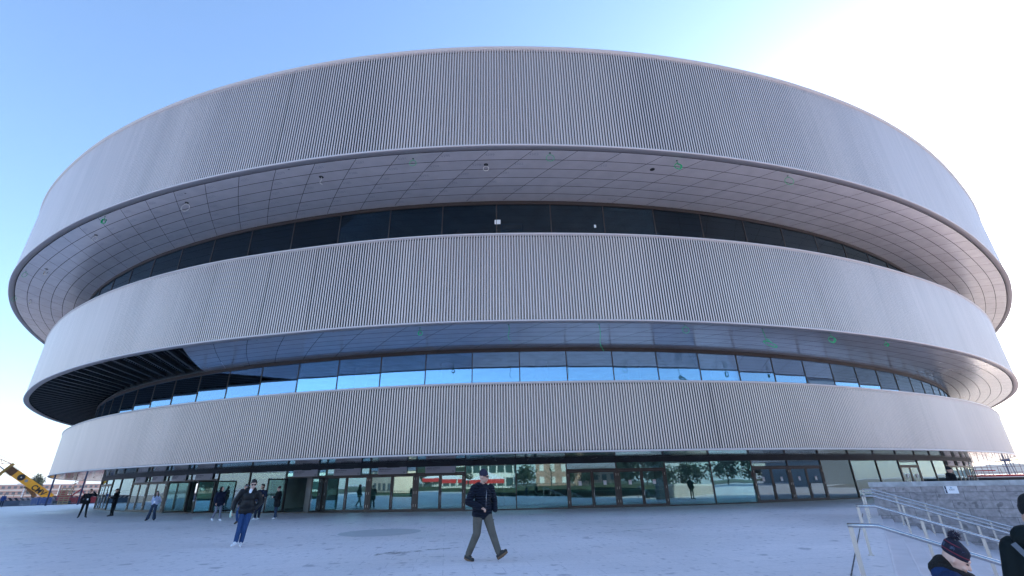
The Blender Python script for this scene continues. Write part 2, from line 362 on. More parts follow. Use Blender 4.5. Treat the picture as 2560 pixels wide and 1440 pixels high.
# soffits: real panels laid on the skew grid seen in the photo, with open joints over a dark deck
def soffit(k, depth, rows, t0, t1, w, skew, m, name, tilt=.0015):
    c = CV[k]; z = ZB[k][0] + .02; mb = MB(); d0 = .40 if k < 3 else .17; gap = .017
    rnd = random.Random(k); dd = (depth - d0) / rows; n = int((t1 - t0) / w)
    for i in range(n):
        ta = t0 + i * w
        for j in range(rows):
            da, db = d0 + j * dd + gap, d0 + (j + 1) * dd - gap
            dz = [rnd.uniform(-tilt, tilt) for _ in range(4)]
            def pt(t, d, e):
                f = min(1., max(0., (t + 10) / 30)); sk = skew * (1 - .3 * f)
                return c.at(t - (d - d0) * sk, d, z + e)
            # subdivide along the arc so joints follow the curve
            m_ = 3; vs = []
            for q in range(m_ + 1):
                tt = ta + gap + (w - 2 * gap) * q / m_; vs += [pt(tt, da, dz[0]), pt(tt, db, dz[1])]
            mb.add(vs, [(2 * q, 2 * q + 1, 2 * q + 3, 2 * q + 2) for q in range(m_)], False)
    o = mb.build('soffit_panels', m, arena); o['label'] = name
    if k != 2: sweep(MB(), c, [(.3 if k < 3 else .12, z + .12), (depth + .4, z + .12)]).build('soffit_deck', M['deck'], arena)
    else:
        sweep(MB(), c, [(.3, z + .12), (depth + .4, z + .12)], n=260, t0=t0 - 1, t1=t0 + 150).build('soffit_deck', M['deck'], arena)
        sweep(MB(), c, [(.22, z + .1), (.3, z + .75), (depth + .6, z + .75)], n=260, t0=t0 - 120, t1=t0 + 2).build('soffit_deck', M['deck'], arena)
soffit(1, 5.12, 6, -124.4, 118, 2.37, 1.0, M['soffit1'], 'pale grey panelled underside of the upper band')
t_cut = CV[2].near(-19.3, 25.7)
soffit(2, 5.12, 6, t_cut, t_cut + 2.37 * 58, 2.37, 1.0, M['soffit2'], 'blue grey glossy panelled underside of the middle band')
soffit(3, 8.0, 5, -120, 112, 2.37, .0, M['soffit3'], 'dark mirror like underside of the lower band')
# unclad part of the middle soffit: radial steel joists under a dark deck
c = CV[2]
for i in range(46):
    t = t_cut - .15 - i * 1.35
    mb = MB(); zz = 9.23
    a, b = c.at(t, .34, zz + .16), c.at(t - 4.2, 5.1, zz + .16)
    mb.beam(a, b, .16, .03); mb.beam(a + Vector((0, 0, .14)), b + Vector((0, 0, .14)), .03, .26); 
    a2, b2 = c.at(t - .65, .34, zz + .30), c.at(t - 4.85, 5.1, zz + .30); mb.beam(a2, b2, .05, .05)
    if i < 44: mb.build('soffit_joist', M['beam'], arena)

# storeys behind: glass line, transom, slabs, terraces, core
def storey(k, zf, zc, zg0, zg1, glass, w, anchor, tmin, tmax):
    c = G[k]
    sweep(MB(), c, [(-.06, zg1), (-.06, zg1 + .22), (.12, zg1 + .22), (.12, zg1), (-.06, zg1)], smooth=False).build('transom', M['transom'], arena)
    sweep(MB(), c, [(.05, zf), (14, zf)]).build('floor_slab', M['floor'], arena)
    sweep(MB(), c, [(.05, zc), (14, zc)]).build('ceiling', M['ceiling'], arena)
    n = 0; i0 = math.ceil((tmin - anchor) / w); i1 = math.floor((tmax - anchor) / w)
    for i in range(i0, i1):
        ta, tb = anchor + i * w, anchor + (i + 1) * w
        a, b = c.at(ta, 0, 0), c.at(tb, 0, 0); g = (b - a).normalized(); nn = Vector((-g.y, g.x, 0))
        tw = random.uniform(-.004, .004); a = a + nn * tw; b = b - nn * tw
        mb = MB(); e = g * .03
        A, B = a + e, b - e; lean = random.uniform(-.006, .006)
        vs = [A, B, B + nn * .022, A + nn * .022]
        vv = [Vector((v.x, v.y, zg0)) for v in vs] + [Vector((v.x, v.y, zg1)) + nn * lean for v in vs]
        mb.add(vv, [(0, 1, 5, 4), (1, 2, 6, 5), (2, 3, 7, 6), (3, 0, 4, 7), (4, 5, 6, 7), (3, 2, 1, 0)])
        mb.build('window_pane', glass, arena); n += 1
        mu = MB(); p = c.at(ta, .05, 0); mu.box((p.x, p.y, (zg0 + zg1) / 2), (.05, .17, zg1 - zg0), math.atan2(g.y, g.x))
        mu.build('mullion', M['frame'], arena)
    return n
t1a = G[1].near(2.2, 24.4); t2a = G[2].near(.5, 27.6)
storey(1, 12.95, 17.75, 13.0, 17.40, M['glass_top'], 3.3, t1a, -66, 66)
storey(2, 5.45, 9.40, 5.5, 9.02, M['glass_mid'], 2.865, t2a, -52, 66)
for k, z in ((1, 12.92), (2, 5.42)):           # terraces between parapet band and glass
    c2 = CV[k + 1]; mb = MB(); n = 500
    for i in range(n):
        ta = c2.L * i / n; p = c2.at(ta, .2, z); tb = G[k].near(p.x, p.y); q = G[k].at(tb, -.1, z); mb.v += [tuple(p), tuple(q)]
    for i in range(n): j = (i + 1) % n; mb.f.append((2 * i, 2 * j, 2 * j + 1, 2 * i + 1)); mb.sm.append(False)
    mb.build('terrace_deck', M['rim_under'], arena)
core = MB(); cc = offset_curve(CV[2], 17)
sweep(core, cc, [(0, 0), (0, 24.2)]); core.build('core_wall', M['core'], arena)
rf = MB(); P = [CV[1].at(CV[1].L * i / 400, .3, 24.45) for i in range(400)]
rf.v = [tuple(p) for p in P] + [(8, 70, 25.0)]; rf.f = [(i, (i + 1) % 400, 400) for i in range(400)]; rf.sm = [False] * 400
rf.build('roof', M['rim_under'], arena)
# interior columns seen through the glass
for (x, y) in ((-17.2, 33.2), (-10.8, 32.4), (-4.6, 31.7), (1.9, 31.7), (8.4, 32.1), (14.8, 33.4), (21.5, 36.0), (28, 40)):
    mb = MB(); mb.cyl((x, y, 5.46), .42, 3.9, 24); mb.build('interior_column', M['concrete'], arena)
for t in range(-48, 60, 7):
    p = G[1].at(t, 3.2); mb = MB(); q = G[1].at(t + 2.5, 3.2)
    mb.beam((p.x, p.y, 13), (q.x, q.y, 17.7), .09); mb.build('interior_brace', M['concrete'], arena)

# ------------------------------------------------------------------ ground storey: bays from the photo
def text_obj(body, size, name, m, parent, Mx, extrude=.002, align='LEFT', bold=0.):
    cu = bpy.data.curves.new(name, 'FONT'); cu.body = body; cu.size = size; cu.extrude = extrude; cu.align_x = align; cu.offset = bold
    t = bpy.data.objects.new(name, cu); col.objects.link(t)
    dg = bpy.context.evaluated_depsgraph_get(); me = bpy.data.meshes.new_from_object(t.evaluated_get(dg))
    bpy.data.objects.remove(t); me.materials.clear(); me.materials.append(m); me.transform(Mx)
    o = bpy.data.objects.new(name, me); col.objects.link(o); o.parent = parent
    return o

c = G[3]; ZH = 2.30; ZT = 2.78
sweep(MB(), c, [(-.07, ZT), (-.07, 3.03), (.14, 3.03), (.14, ZT), (-.07, ZT)], smooth=False).build('transom', M['dark'], arena)
sweep(MB(), c, [(-.06, 0), (-.06, .07), (.10, .07)], smooth=False).build('threshold', M['frame'], arena)
sweep(MB(), c, [(.1, .012), (15, .012)]).build('floor_slab', M['floor'], arena)
sweep(MB(), c, [(.1, 3.02), (15, 3.02)]).build('ceiling', M['ceiling'], arena)
ta0 = c.near(-.2, 34.1)
W0 = 3.42
# from the anchor leftwards, then rightwards. G glass, D double door, S door with a sign, O open doorway with sign
left = ['G', 'S', 'S', 'S', 'O', 'G', 'G', 'O', 'S', 'S', 'S', 'G', 'G', 'D', 'D', 'G', 'G', 'S', 'S', 'G', 'G']
right = ['G', 'Dn', 'Dn', 'G', 'G', 'Dn', 'Dn', 'G', 'G', 'G', 'Dn', 'G', 'G', 'S', 'S', 'S', 'S', 'S', 'S', 'S', 'S', 'G', 'G', 'G', 'G']
bays = [(ta0 - (i + 1) * W0, b) for i, b in enumerate(left)] + [(ta0 + i * W0, b) for i, b in enumerate(right)]
words = {0: ('Ingresso workforce', 'Workforce entrance', '21')}
SIGNN = [0]
def bay(ts, kind, idx):
    a, b = c.at(ts), c.at(ts + W0); L = (b - a).length; g = (b - a).normalized(); nn = Vector((-g.y, g.x, 0)); ang = math.atan2(g.y, g.x)
    def W(x, d, z): return a + g * x + nn * d + Vector((0, 0, z))
    def pane(name, x0, x1, z0, z1, d, parent, lean=0., m=None):
        mb = MB(); vs = [W(x0, d, z0), W(x1, d + lean, z0), W(x1, d + lean + .02, z0), W(x0, d + .02, z0), W(x0, d - lean, z1), W(x1, d, z1), W(x1, d + .02, z1), W(x0, d - lean + .02, z1)]
        mb.add(vs, [(0, 1, 5, 4), (1, 2, 6, 5), (2, 3, 7, 6), (3, 0, 4, 7), (4, 5, 6, 7), (3, 2, 1, 0)]); return mb.build(name, m or M['glass_low'], parent)
    def bx(mb, x0, x1, d0, d1, z0, z1): 
        vs = [W(x, d, z) for x in (x0, x1) for d in (d0, d1) for z in (z0, z1)]
        mb.add(vs, [(0, 1, 3, 2), (4, 6, 7, 5), (0, 4, 5, 1), (2, 3, 7, 6), (0, 2, 6, 4), (1, 5, 7, 3)])
    mb = MB(); bx(mb, -.035, .035, -.05, .15, .07, ZT); mb.build('mullion', M['frame'], arena)
    rn = lambda: random.uniform(-.012, .012)
    if kind == 'G':
        pane('window_pane', .04, L - .04, .08, ZT, .02, arena, rn()); return
    # transom light over the doors
    pane('transom_window', .04, L - .04, ZH + .1, ZT, .02, arena, rn())
    fr = MB(); bx(fr, .036, L - .036, -.045, .12, ZH - .02, ZH + .10)
    bx(fr, .036, .12, -.04, .11, .07, ZH - .021); bx(fr, L - .12, L - .036, -.04, .11, .07, ZH - .021)
    door = fr.build('door_frame', M['frame'], arena)
    if kind != 'O':
        mid = L / 2
        for s in (0, 1):
            x0, x1 = (.125, mid - .01) if s == 0 else (mid + .01, L - .125)
            lf = MB(); bx(lf, x0, x0 + .09, -.03, .03, .075, ZH - .03); bx(lf, x1 - .09, x1, -.03, .03, .075, ZH - .03)
            bx(lf, x0 + .09, x1 - .09, -.03, .03, .075, .17); bx(lf, x0 + .09, x1 - .09, -.03, .03, ZH - .12, ZH - .03)
            lf.build('door_leaf', M['frame'], door); pane('door_glass', x0 + .09, x1 - .09, .17, ZH - .12, 0, door, rn())
            pb = MB(); pb.beam(W(x0 + .1, .09, 1.05), W(x1 - .1, .09, 1.05), .035, .05); pb.build('push_bar', M['post'], door)
            xx = .075 if s == 0 else L - .075
            for z in (.3, 1.1, 1.95): hg = MB(); hg.beam(W(xx, -.055, z), W(xx, -.055, z + .16), .022); hg.build('hinge', M['post'], door)
            if kind == 'Dn':
                xc = (x0 + x1) / 2 + (0.05 if s else -.05)
                pp = MB(); bx(pp, xc - .105, xc + .105, -.036, -.033, 1.38, 1.66); pp.build('notice', M['paper'], door)
                Mx = Matrix.Translation(W(xc - .085, -.038, 1.58)) @ Matrix.Rotation(ang, 4, 'Z') @ Matrix.Rotation(R(90), 4, 'X')
                text_obj('STOP' if idx % 2 else 'NO EXIT', .075 if idx % 2 else .045, 'notice_text', M['redink'], door, Mx)
        hd = MB(); hd.tube([W(L / 2 + .12, -.03, 1.22), W(L / 2 + .05, -.10, 1.22), W(L / 2 + .05, -.10, .30), W(L / 2 + .12, -.03, .30)], .02, 8)
        hd.build('pull_handle', M['steel'], door)
    else:
        # leaf swung outwards, the other fixed open inwards
        for s in (0, 1):
            hx = .125 if s == 0 else L - .125; w = L / 2 - .14
            th = ang + (R(-98) if s == 0 else R(180 + 100)); h = W(hx, -.03, 0); v = Vector((math.cos(th), math.sin(th), 0)); nv = Vector((-v.y, v.x, 0))
            def Q(x, z): return h + v * x + Vector((0, 0, z))
            lf = MB(); lf.beam(Q(.045, .075), Q(.045, 2.27), .09, .06, nv); lf.beam(Q(w - .045, .075), Q(w - .045, 2.27), .09, .06, nv)
            lf.beam(Q(.09, .12), Q(w - .09, .12), .06, .09); lf.beam(Q(.09, 2.22), Q(w - .09, 2.22), .06, .09)
            lf.build('door_leaf', M['frame'], door)
            gl = MB(); gl.add([Q(.09, .165), Q(w - .09, .165), Q(w - .09, 2.175), Q(.09, 2.175)], [(0, 1, 2, 3)]); gl.build('door_glass', M['glass_low'], door)
            hd = MB(); hd.tube([Q(w - .06, 1.2) + nv * .03, Q(w - .06, 1.2) + nv * .09, Q(w - .06, .3) + nv * .09, Q(w - .06, .3) + nv * .03], .018, 8); hd.build('pull_handle', M['steel'], door)
    if kind in ('S', 'O'):
        x0, x1 = L * .19, L * .80
        sg = MB(); bx(sg, x0, x1, -.09, -.06, ZH + .06, ZT + .03); sg = sg.build('entrance_sign', M['sign'], arena)
        SIGNN[0] += 1
        t1, t2 = ('Ingresso workforce', 'Workforce entrance') if idx == 1 else ('Ingresso spettatori', 'Spectators entrance')
        B = Matrix.Rotation(ang, 4, 'Z') @ Matrix.Rotation(R(90), 4, 'X')
        text_obj(t1, .12, 'sign_text', M['ink'], sg, Matrix.Translation(W(x0 + .07, -.095, ZT - .13)) @ B)
        text_obj(t2, .085, 'sign_text', M['pencil'], sg, Matrix.Translation(W(x0 + .07, -.095, ZT - .235)) @ B)
        text_obj(str(26 - idx % 16), .16, 'sign_number', M['ink'], sg, Matrix.Translation(W(x1 - .24, -.095, ZH + .10)) @ B)
order = sorted(bays, key=lambda q: q[0])
for i, (ts, kd) in enumerate(bays): bay(ts, kd, i)
for (x, y) in ((-15.2, 37.6), (-1.5, 39.5), (10.5, 40), (-30, 46), (22, 43.5)):
    mb = MB(); mb.cyl((x, y, .013), .5, 3.0, 32); mb.build('interior_column', M['concrete'], arena)

# service holes and handwritten panel numbers in the soffits
def hole(x, y, z, r):
    mb = MB(); n = 16
    mb.v = [(x + r * math.cos(2 * math.pi * i / n), y + r * math.sin(2 * math.pi * i / n), z + .008) for i in range(n)]
    mb.f = [tuple(range(n))]; mb.sm = [False]; mb.build('service_hole', M['black'], arena)
H1 = [(-5.11, 19.97, .05), (-1.27, 20.61, .12), (2.16, 19.76, .06), (8.0, 21.35, .14), (9.14, 20.62, .05), (16.05, 22.22, .05), (-10.55, 21.38, .13),
      (-12.04, 20.65, .04), (-19.01, 22.65, .05), (-19.54, 23.59, .11), (-25.56, 24.89, .04), (-28.02, 27.17, .1), (-36.01, 32.13, .12), (-37.85, 32.4, .05), (-43.51, 37.24, .05), (-43.09, 38.22, .1)]
for x, y, r in H1: hole(x, y, 17.61, r)
H2 = [(-4.89, 23.25), (-.23, 23.04), (4.54, 23.3), (9.24, 23.76), (13.85, 24.72), (18.4, 25.94), (22.78, 27.57), (-14.3, 24.81), (-9.6, 23.6)]
for x, y in H2: hole(x, y, 9.23, .05)
num = 4250; Bx = None
for i in range(-13, 5):
    for j in range(6):
        if random.random() < (.12 if i < 1 else .55): continue
        t = i * 2.37 + 1.0 - (j * .79) ; d = .4 + (j + .55) * .787
        p = CV[1].at(t, d, 17.622); g = CV[1].tan(t); ang = math.atan2(g.y, g.x)
        # written on the underside: readable from below
        Mx = Matrix.Translation(p) @ Matrix.Rotation(ang + random.uniform(-.06, .06), 4, 'Z') @ Matrix.Rotation(R(180), 4, 'X') @ Matrix.Rotation(0, 4, 'Z')
        text_obj(str(4246 + (i + 13) * 4 + (5 - j)), .26, 'panel_number', M['chalk'], arena, Mx, 0)

# ------------------------------------------------------------------ cables hanging from the soffits
def cable(name, x, y, z, kind, size, label, grp, m):
    e = MB(); pts = []
    if kind == 'coil':
        pts = [Vector((0, 0, 0)), Vector((.02, 0, -.15))]
        for turn in range(4):
            for q in range(12):
                a = 2 * math.pi * q / 12; rr = size * (1 - .07 * turn) ; pts.append(Vector((.02 + rr * math.sin(a), .02 * turn + .03 * math.sin(3 * a), -.17 - rr + rr * math.cos(a))))
    elif kind == 'line':
        pts = [Vector((.04 * math.sin(q * .5) + (.25 * max(0, q - 8) / 4) ** 1.4, 0, -size * q / 12)) for q in range(13)]
    elif kind == 'loop':
        pts = [Vector((0, 0, 0))] + [Vector((size * .5 * math.sin(a), 0, -size * .5 * (1 - math.cos(a)) - .1)) for a in [2 * math.pi * q / 14 for q in range(15)]]
    elif kind == 'drop':
        pts = [Vector((0, 0, 0)), Vector((.05, 0, -.3)), Vector((.1, 0, -.6)), Vector((.22, 0, -.75)), Vector((.28, 0, -.6)), Vector((.12, 0, -.58))]
        for turn in range(4):
            for q in range(10):
                a = 2 * math.pi * q / 10; pts.append(Vector((.28 + .34 * math.cos(a) , .03 * turn, -.9 + .12 * math.sin(a) - .15 * math.cos(a) + .02 * turn)))
    e.tube(pts, .013, 6)
    o = e.build(name, m, None, (x, y, z)); tag(o, label, 'cable', grp)
gc = 'green cables hanging from the soffits'
cable('hanging_cable', -5.11, 19.97, 17.61, 'loop', .35, 'small green cable loop under the upper soffit, left of the middle', gc, M['green'])
cable('hanging_cable', 2.16, 19.76, 17.61, 'loop', .42, 'green cable loop under the upper soffit just right of the middle', gc, M['green'])
cable('hanging_cable', 9.14, 20.62, 17.61, 'coil', .2, 'larger round green cable coil under the upper soffit, right of the black light hole', gc, M['green'])
cable('hanging_cable', 16.05, 22.22, 17.61, 'loop', .5, 'rightmost green cable loop under the pale upper soffit', gc, M['green'])
cable('hanging_cable', -25.56, 24.89, 17.61, 'coil', .17, 'green cable coil near the left front edge of the upper soffit', gc, M['green'])
cable('hanging_cable', -37.85, 32.4, 17.61, 'loop', .4, 'faint green cable at the far left curve of the upper soffit, upper of the two', gc, M['green'])
cable('hanging_cable', -43.51, 37.24, 17.61, 'loop', .4, 'faint green cable at the far left curve of the upper soffit, lower of the two', gc, M['green'])
cable('hanging_cable', -4.89, 23.25, 9.23, 'coil', .12, 'tangled little green cable under the middle soffit, leftmost on that level', gc, M['green'])
cable('hanging_cable', -.23, 23.04, 9.23, 'line', .9, 'short straight green cable hanging from the middle soffit near the centre', gc, M['green'])
cable('hanging_cable', 4.54, 23.3, 9.23, 'line', 1.45, 'longest straight green cable, hanging across the upper edge of the middle windows', gc, M['green'])
cable('hanging_cable', 9.24, 23.76, 9.23, 'loop', .35, 'thin green cable loop under the middle soffit between the long cable and the big coil', gc, M['green'])
cable('hanging_cable', 13.85, 24.72, 9.23, 'drop', .3, 'bundled green cable dangling low on a stem under the middle soffit', gc, M['green'])
cable('hanging_cable', 18.4, 25.94, 9.23, 'coil', .2, 'round green cable coil like a wreath under the middle soffit at the right', gc, M['green'])
cable('hanging_cable', 22.78, 27.57, 9.23, 'coil', .12, 'small green cable knot, rightmost under the middle soffit', gc, M['green'])
wc = 'pale wires hanging out of soffit holes'
cable('hanging_wire', -1.27, 20.61, 17.61, 'loop', .3, 'pale wire curled round the black hole at the middle of the upper soffit', wc, M['white'])
cable('hanging_wire', -10.55, 21.38, 17.61, 'line', .5, 'short pale wire hanging straight from a black hole left of the middle', wc, M['white'])
cable('hanging_wire', -19.54, 23.59, 17.61, 'loop', .5, 'large pale wire loop from a black hole left in the upper soffit', wc, M['white'])
cable('hanging_wire', -28.02, 27.17, 17.61, 'loop', .35, 'small pale wire at a hole by the left curve of the upper soffit', wc, M['white'])
cable('hanging_wire', -36.01, 32.13, 17.61, 'coil', .16, 'pale bundled wire hanging at the far left curve of the upper soffit', wc, M['white'])
cable('hanging_wire', -43.09, 38.22, 17.61, 'coil', .12, 'lowest pale wire stub at the far left end of the upper soffit', wc, M['white'])

# ------------------------------------------------------------------ ground, stairs, wall
E_ = Vector((.575, .818, 0)); NN = Vector((.818, -.575, 0)); L0 = Vector((4.52, 7.09, 0))
def EN(e, n, z=0): p = L0 + E_ * e + NN * n; return Vector((p.x, p.y, z))
RUN, RISE, N0, NS = .37, .126, .36, 15
gr = MB(); F = 2600
gr.quad(EN(-F, -F), EN(-F, N0), EN(F, N0), EN(F, -F)); gr.quad(EN(18.9, N0), EN(18.9, F), EN(F, F), EN(F, N0))
gr.f = [tuple(reversed(f)) for f in gr.f]
zl = -RISE * NS
gr.add([EN(-F, N0 + RUN * (NS - 1), zl), EN(18.9, N0 + RUN * (NS - 1), zl), EN(18.9, F, zl), EN(-F, F, zl)], [(3, 2, 1, 0)])
tag(gr.build('plaza_ground', M['plaza']), kind='structure')
st = MB()
for i in range(NS):
    n0 = N0 + RUN * i; z0 = -RISE * i
    st.add([EN(-30, n0, z0), EN(18.9, n0, z0), EN(18.9, n0, z0 - RISE), EN(-30, n0, z0 - RISE)], [(0, 1, 2, 3)])
    if i < NS - 1: st.add([EN(-30, n0, z0 - RISE), EN(18.9, n0, z0 - RISE), EN(18.9, n0 + RUN, z0 - RISE), EN(-30, n0 + RUN, z0 - RISE)], [(0, 1, 2, 3)])
    st.add([EN(-30, n0 + .002, z0 + .0), EN(18.9, n0 + .002, z0), EN(18.9, n0 - .03, z0 + .004), EN(-30, n0 - .03, z0 + .004)], [(0, 1, 2, 3)])
tag(st.build('stone_steps', M['step']), kind='structure')
dr = MB()
for i in range(0, 150):
    e = -4 + i * .16; dr.add([EN(e, -.30, .005), EN(e, -.275, .005), EN(e + .11, -.275, .005), EN(e + .11, -.30, .005)], [(0, 1, 2, 3)])
tag(dr.build('slot_drain', M['black']), 'thin black dashed slot drain along the top of the stairs', 'drain')

wall = empty('stone_wall', (0, 0, 0), 0, 'grey stone block parapet wall running down beside the stairs', 'wall')
wm = MB(); wm.uv = []
def wq(a, b, z0, z1, u0, u1):
    wm.add([Vector((a.x, a.y, z0)), Vector((b.x, b.y, z0)), Vector((b.x, b.y, z1)), Vector((a.x, a.y, z1))], [(0, 1, 2, 3)])
    wm.uv += [u0, z0, u1, z0, u1, z1, u0, z1]
es = 18.80
w0, w1, w2, w3 = EN(es, .28), EN(es, 30), EN(es + .42, 30), EN(es + .42, .28)
wq(w0, w1, -2.2, 1.12, 0, 29.7); wq(w3, w0, -.2, 1.12, 30.1, 30.5); wq(w2, w3, -2.2, 1.12, 31, 61)
wm.build('blockwork', M['wall'], wall)
cp = MB()
for i in range(20):
    n0 = .24 + i * 1.5; a, b, c_, d_ = EN(es - .03, n0 + .004), EN(es - .03, n0 + 1.496), EN(es + .45, n0 + 1.496), EN(es + .45, n0 + .004)
    vs = [Vector((q.x, q.y, z)) for z in (1.122, 1.31) for q in (a, b, c_, d_)]
    cp.add(vs, [(3, 2, 1, 0), (4, 5, 6, 7), (0, 1, 5, 4), (1, 2, 6, 5), (2, 3, 7, 6), (3, 0, 4, 7)])
cp.build('coping', mat('coping_stone', (.40, .395, .41), .7, noise=(4, .25)), wall)
# exit sign on the wall
sg = empty('exit_sign', EN(es - .012, 2.95, .985), 0, 'white paper EXIT sign with a black strip taped on the stone wall', 'sign')
an = math.atan2(NN.y, NN.x)
mb = MB(); mb.box((0, 0, 0), (.42, .004, .29), an); mb.build('board', M['paper'], sg)
def onsign(x, z, y=-.004): return Matrix.Translation(Vector((math.cos(an) * x - math.sin(an) * y, math.sin(an) * x + math.cos(an) * y, z)))
mb = MB(); p = onsign(-.165, 0).translation; mb.box(p, (.055, .004, .27), an); mb.build('black_strip', M['ink'], sg)
B = Matrix.Rotation(an, 4, 'Z') @ Matrix.Rotation(R(90), 4, 'X')
text_obj('EXIT', .085, 'sign_text', M['ink'], sg, onsign(-.06, -.03) @ B)
mb = MB(); 
for k in range(3): mb.beam(onsign(-.015, .055 + k * .022).translation, onsign(.055 - k * .015, .055 + k * .022).translation, .012, .012)
mb.build('emblem', M['blueink'], sg)
text_obj('04', .05, 'strip_text', M['paper'], sg, onsign(-.147, -.03, -.008) @ B @ Matrix.Rotation(R(90), 4, 'Z'))

# handrails
def handrail(e0, h, label, double=False, first=True, n_end=7.2):
    base = EN(e0, 0, 0); o = empty('handrail', base, 0, label, 'handrail', 'steel handrails down the stairs')
    def Q(n, z): return NN * n + Vector((0, 0, z))
    sl = -RISE / RUN
    for hh, r in ([(h, .028)] if not double else [(h, .025), (h - .12, .025)]):
        mb = MB(); pts = [Q(-.03, hh), Q(.27, hh), Q(.32, hh - .003), Q(.37, hh - .02)] + [Q(.37 + i * .6, hh - .02 + sl * .6 * i) for i in range(1, int(n_end / .6))]
        mb.tube(pts, r, 14); mb.build('rail', M['steel'], o)
    ns = [0.0, 1.03] + [1.03 + .85 * i for i in range(1, 8)]
    for n in ns:
        zt = h - (0 if n < .3 else .02 + (n - .37) * (-sl)) - .02
        zb_ = 0 if n < N0 else -RISE * (math.floor((n - N0) / RUN) + 1)
        mb = MB(); mb.box(Q(n, (zt + zb_) / 2), (.055, .02, zt - zb_), math.atan2(NN.y, NN.x)); mb.build('post', M['post'], o)
        mb = MB(); mb.box(Q(n, zb_ + .006), (.11, .09, .012), math.atan2(NN.y, NN.x)); mb.build('base_plate', M['post'], o)
handrail(0, .945, 'nearest steel handrail, running behind the child in the bobble hat')
handrail(5.22, .955, 'second steel handrail from the front, between the nearest one and the third')
handrail(13.0, .93, 'third steel handrail from the front, second from the stone wall')
handrail(17.3, 1.06, 'farthest steel handrail with two rails, right beside the stone wall', True)

sgm = mat('site_earth', (.26, .23, .21), .9, 0, (.3, .3))
mb = MB(); mb.v = [(58, 40, .004), (70, 26, .004), (900, -60, .004), (900, 1500, .004), (-900, 1500, .004), (-900, -60, .004), (-79, 62, .004), (-72, 94, .004), (-50, 130, .004), (0, 170, .004), (62, 130, .004)]
mb.f = [(0, 1, 2, 3, 10), (10, 3, 4, 9), (9, 4, 8), (8, 4, 5, 7), (7, 5, 6)]; mb.sm = [False] * 5
tag(mb.build('site_ground', sgm), kind='structure')
# marks on the paving
def patch(name, pts, z, m, label, cat):
    mb = MB(); mb.v = [(x, y, z) for x, y in pts]; mb.f = [tuple(range(len(pts)))]; mb.sm = [False]
    return tag(mb.build(name, m), label, cat)
dm = mat('inlay_stone', (.50, .50, .53), .45, noise=(3, .08))
patch('round_inlay', [(-5.1 + 1.5 * math.cos(2 * math.pi * i / 64), 19.35 + 1.5 * math.sin(2 * math.pi * i / 64)) for i in range(64)], .004, dm, 'large smooth darker round stone disc set in the plaza paving', 'paving disc')
sm_ = bpy.data.materials.new('mud_stain'); sm_.use_nodes = True; nt, N_, L_ = nodes(sm_)
bb = N_['Principled BSDF']; bb.inputs['Base Color'].default_value = (.17, .15, .14, 1); bb.inputs['Roughness'].default_value = .8
tc = N_.new('ShaderNodeTexCoord'); nz = N_.new('ShaderNodeTexNoise'); nz.inputs['Scale'].default_value = 5; nz.inputs['Detail'].default_value = 8; L_.new(tc.outputs['Object'], nz.inputs['Vector'])
rr = N_.new('ShaderNodeMapRange'); rr.inputs[1].default_value = .42; rr.inputs[2].default_value = .66; rr.inputs[4].default_value = .7; L_.new(nz.outputs['Fac'], rr.inputs[0]); L_.new(rr.outputs[0], bb.inputs['Alpha'])
def streak(pts, ws, label):
    up = []; dn = []; P = [Vector((x, y)) for x, y in pts]
    for i, p in enumerate(P):
        d = (P[min(i + 1, len(P) - 1)] - P[max(i - 1, 0)]).normalized(); n = Vector((-d.y, d.x)) * ws[i]
        up.append(p + n * random.uniform(.6, 1.2)); dn.append(p - n * random.uniform(.6, 1.2))
    patch('ground_stain', [(q.x, q.y) for q in up + dn[::-1]], .005, sm_, label, 'stain')
P1 = [(-3.55 + 2.05 * i / 14, 13.05 + 1.32 * (i / 14) ** .8 + .05 * math.sin(i)) for i in range(15)]
streak(P1, [.06, .18, .26, .24, .2, .16, .14, .12, .12, .1, .09, .08, .07, .05, .02], 'long brownish mud streak on the paving left of the walking man')
P2 = [(2.9 + 3.0 * i / 14, 17.2 + 1.7 * (i / 14) ** .7 + .06 * math.sin(i * 1.3)) for i in range(15)]
streak(P2, [.02, .05, .07, .06, .05, .09, .08, .06, .08, .1, .08, .06, .05, .04, .02], 'faint thin dirt streak on the paving right of the walking man')

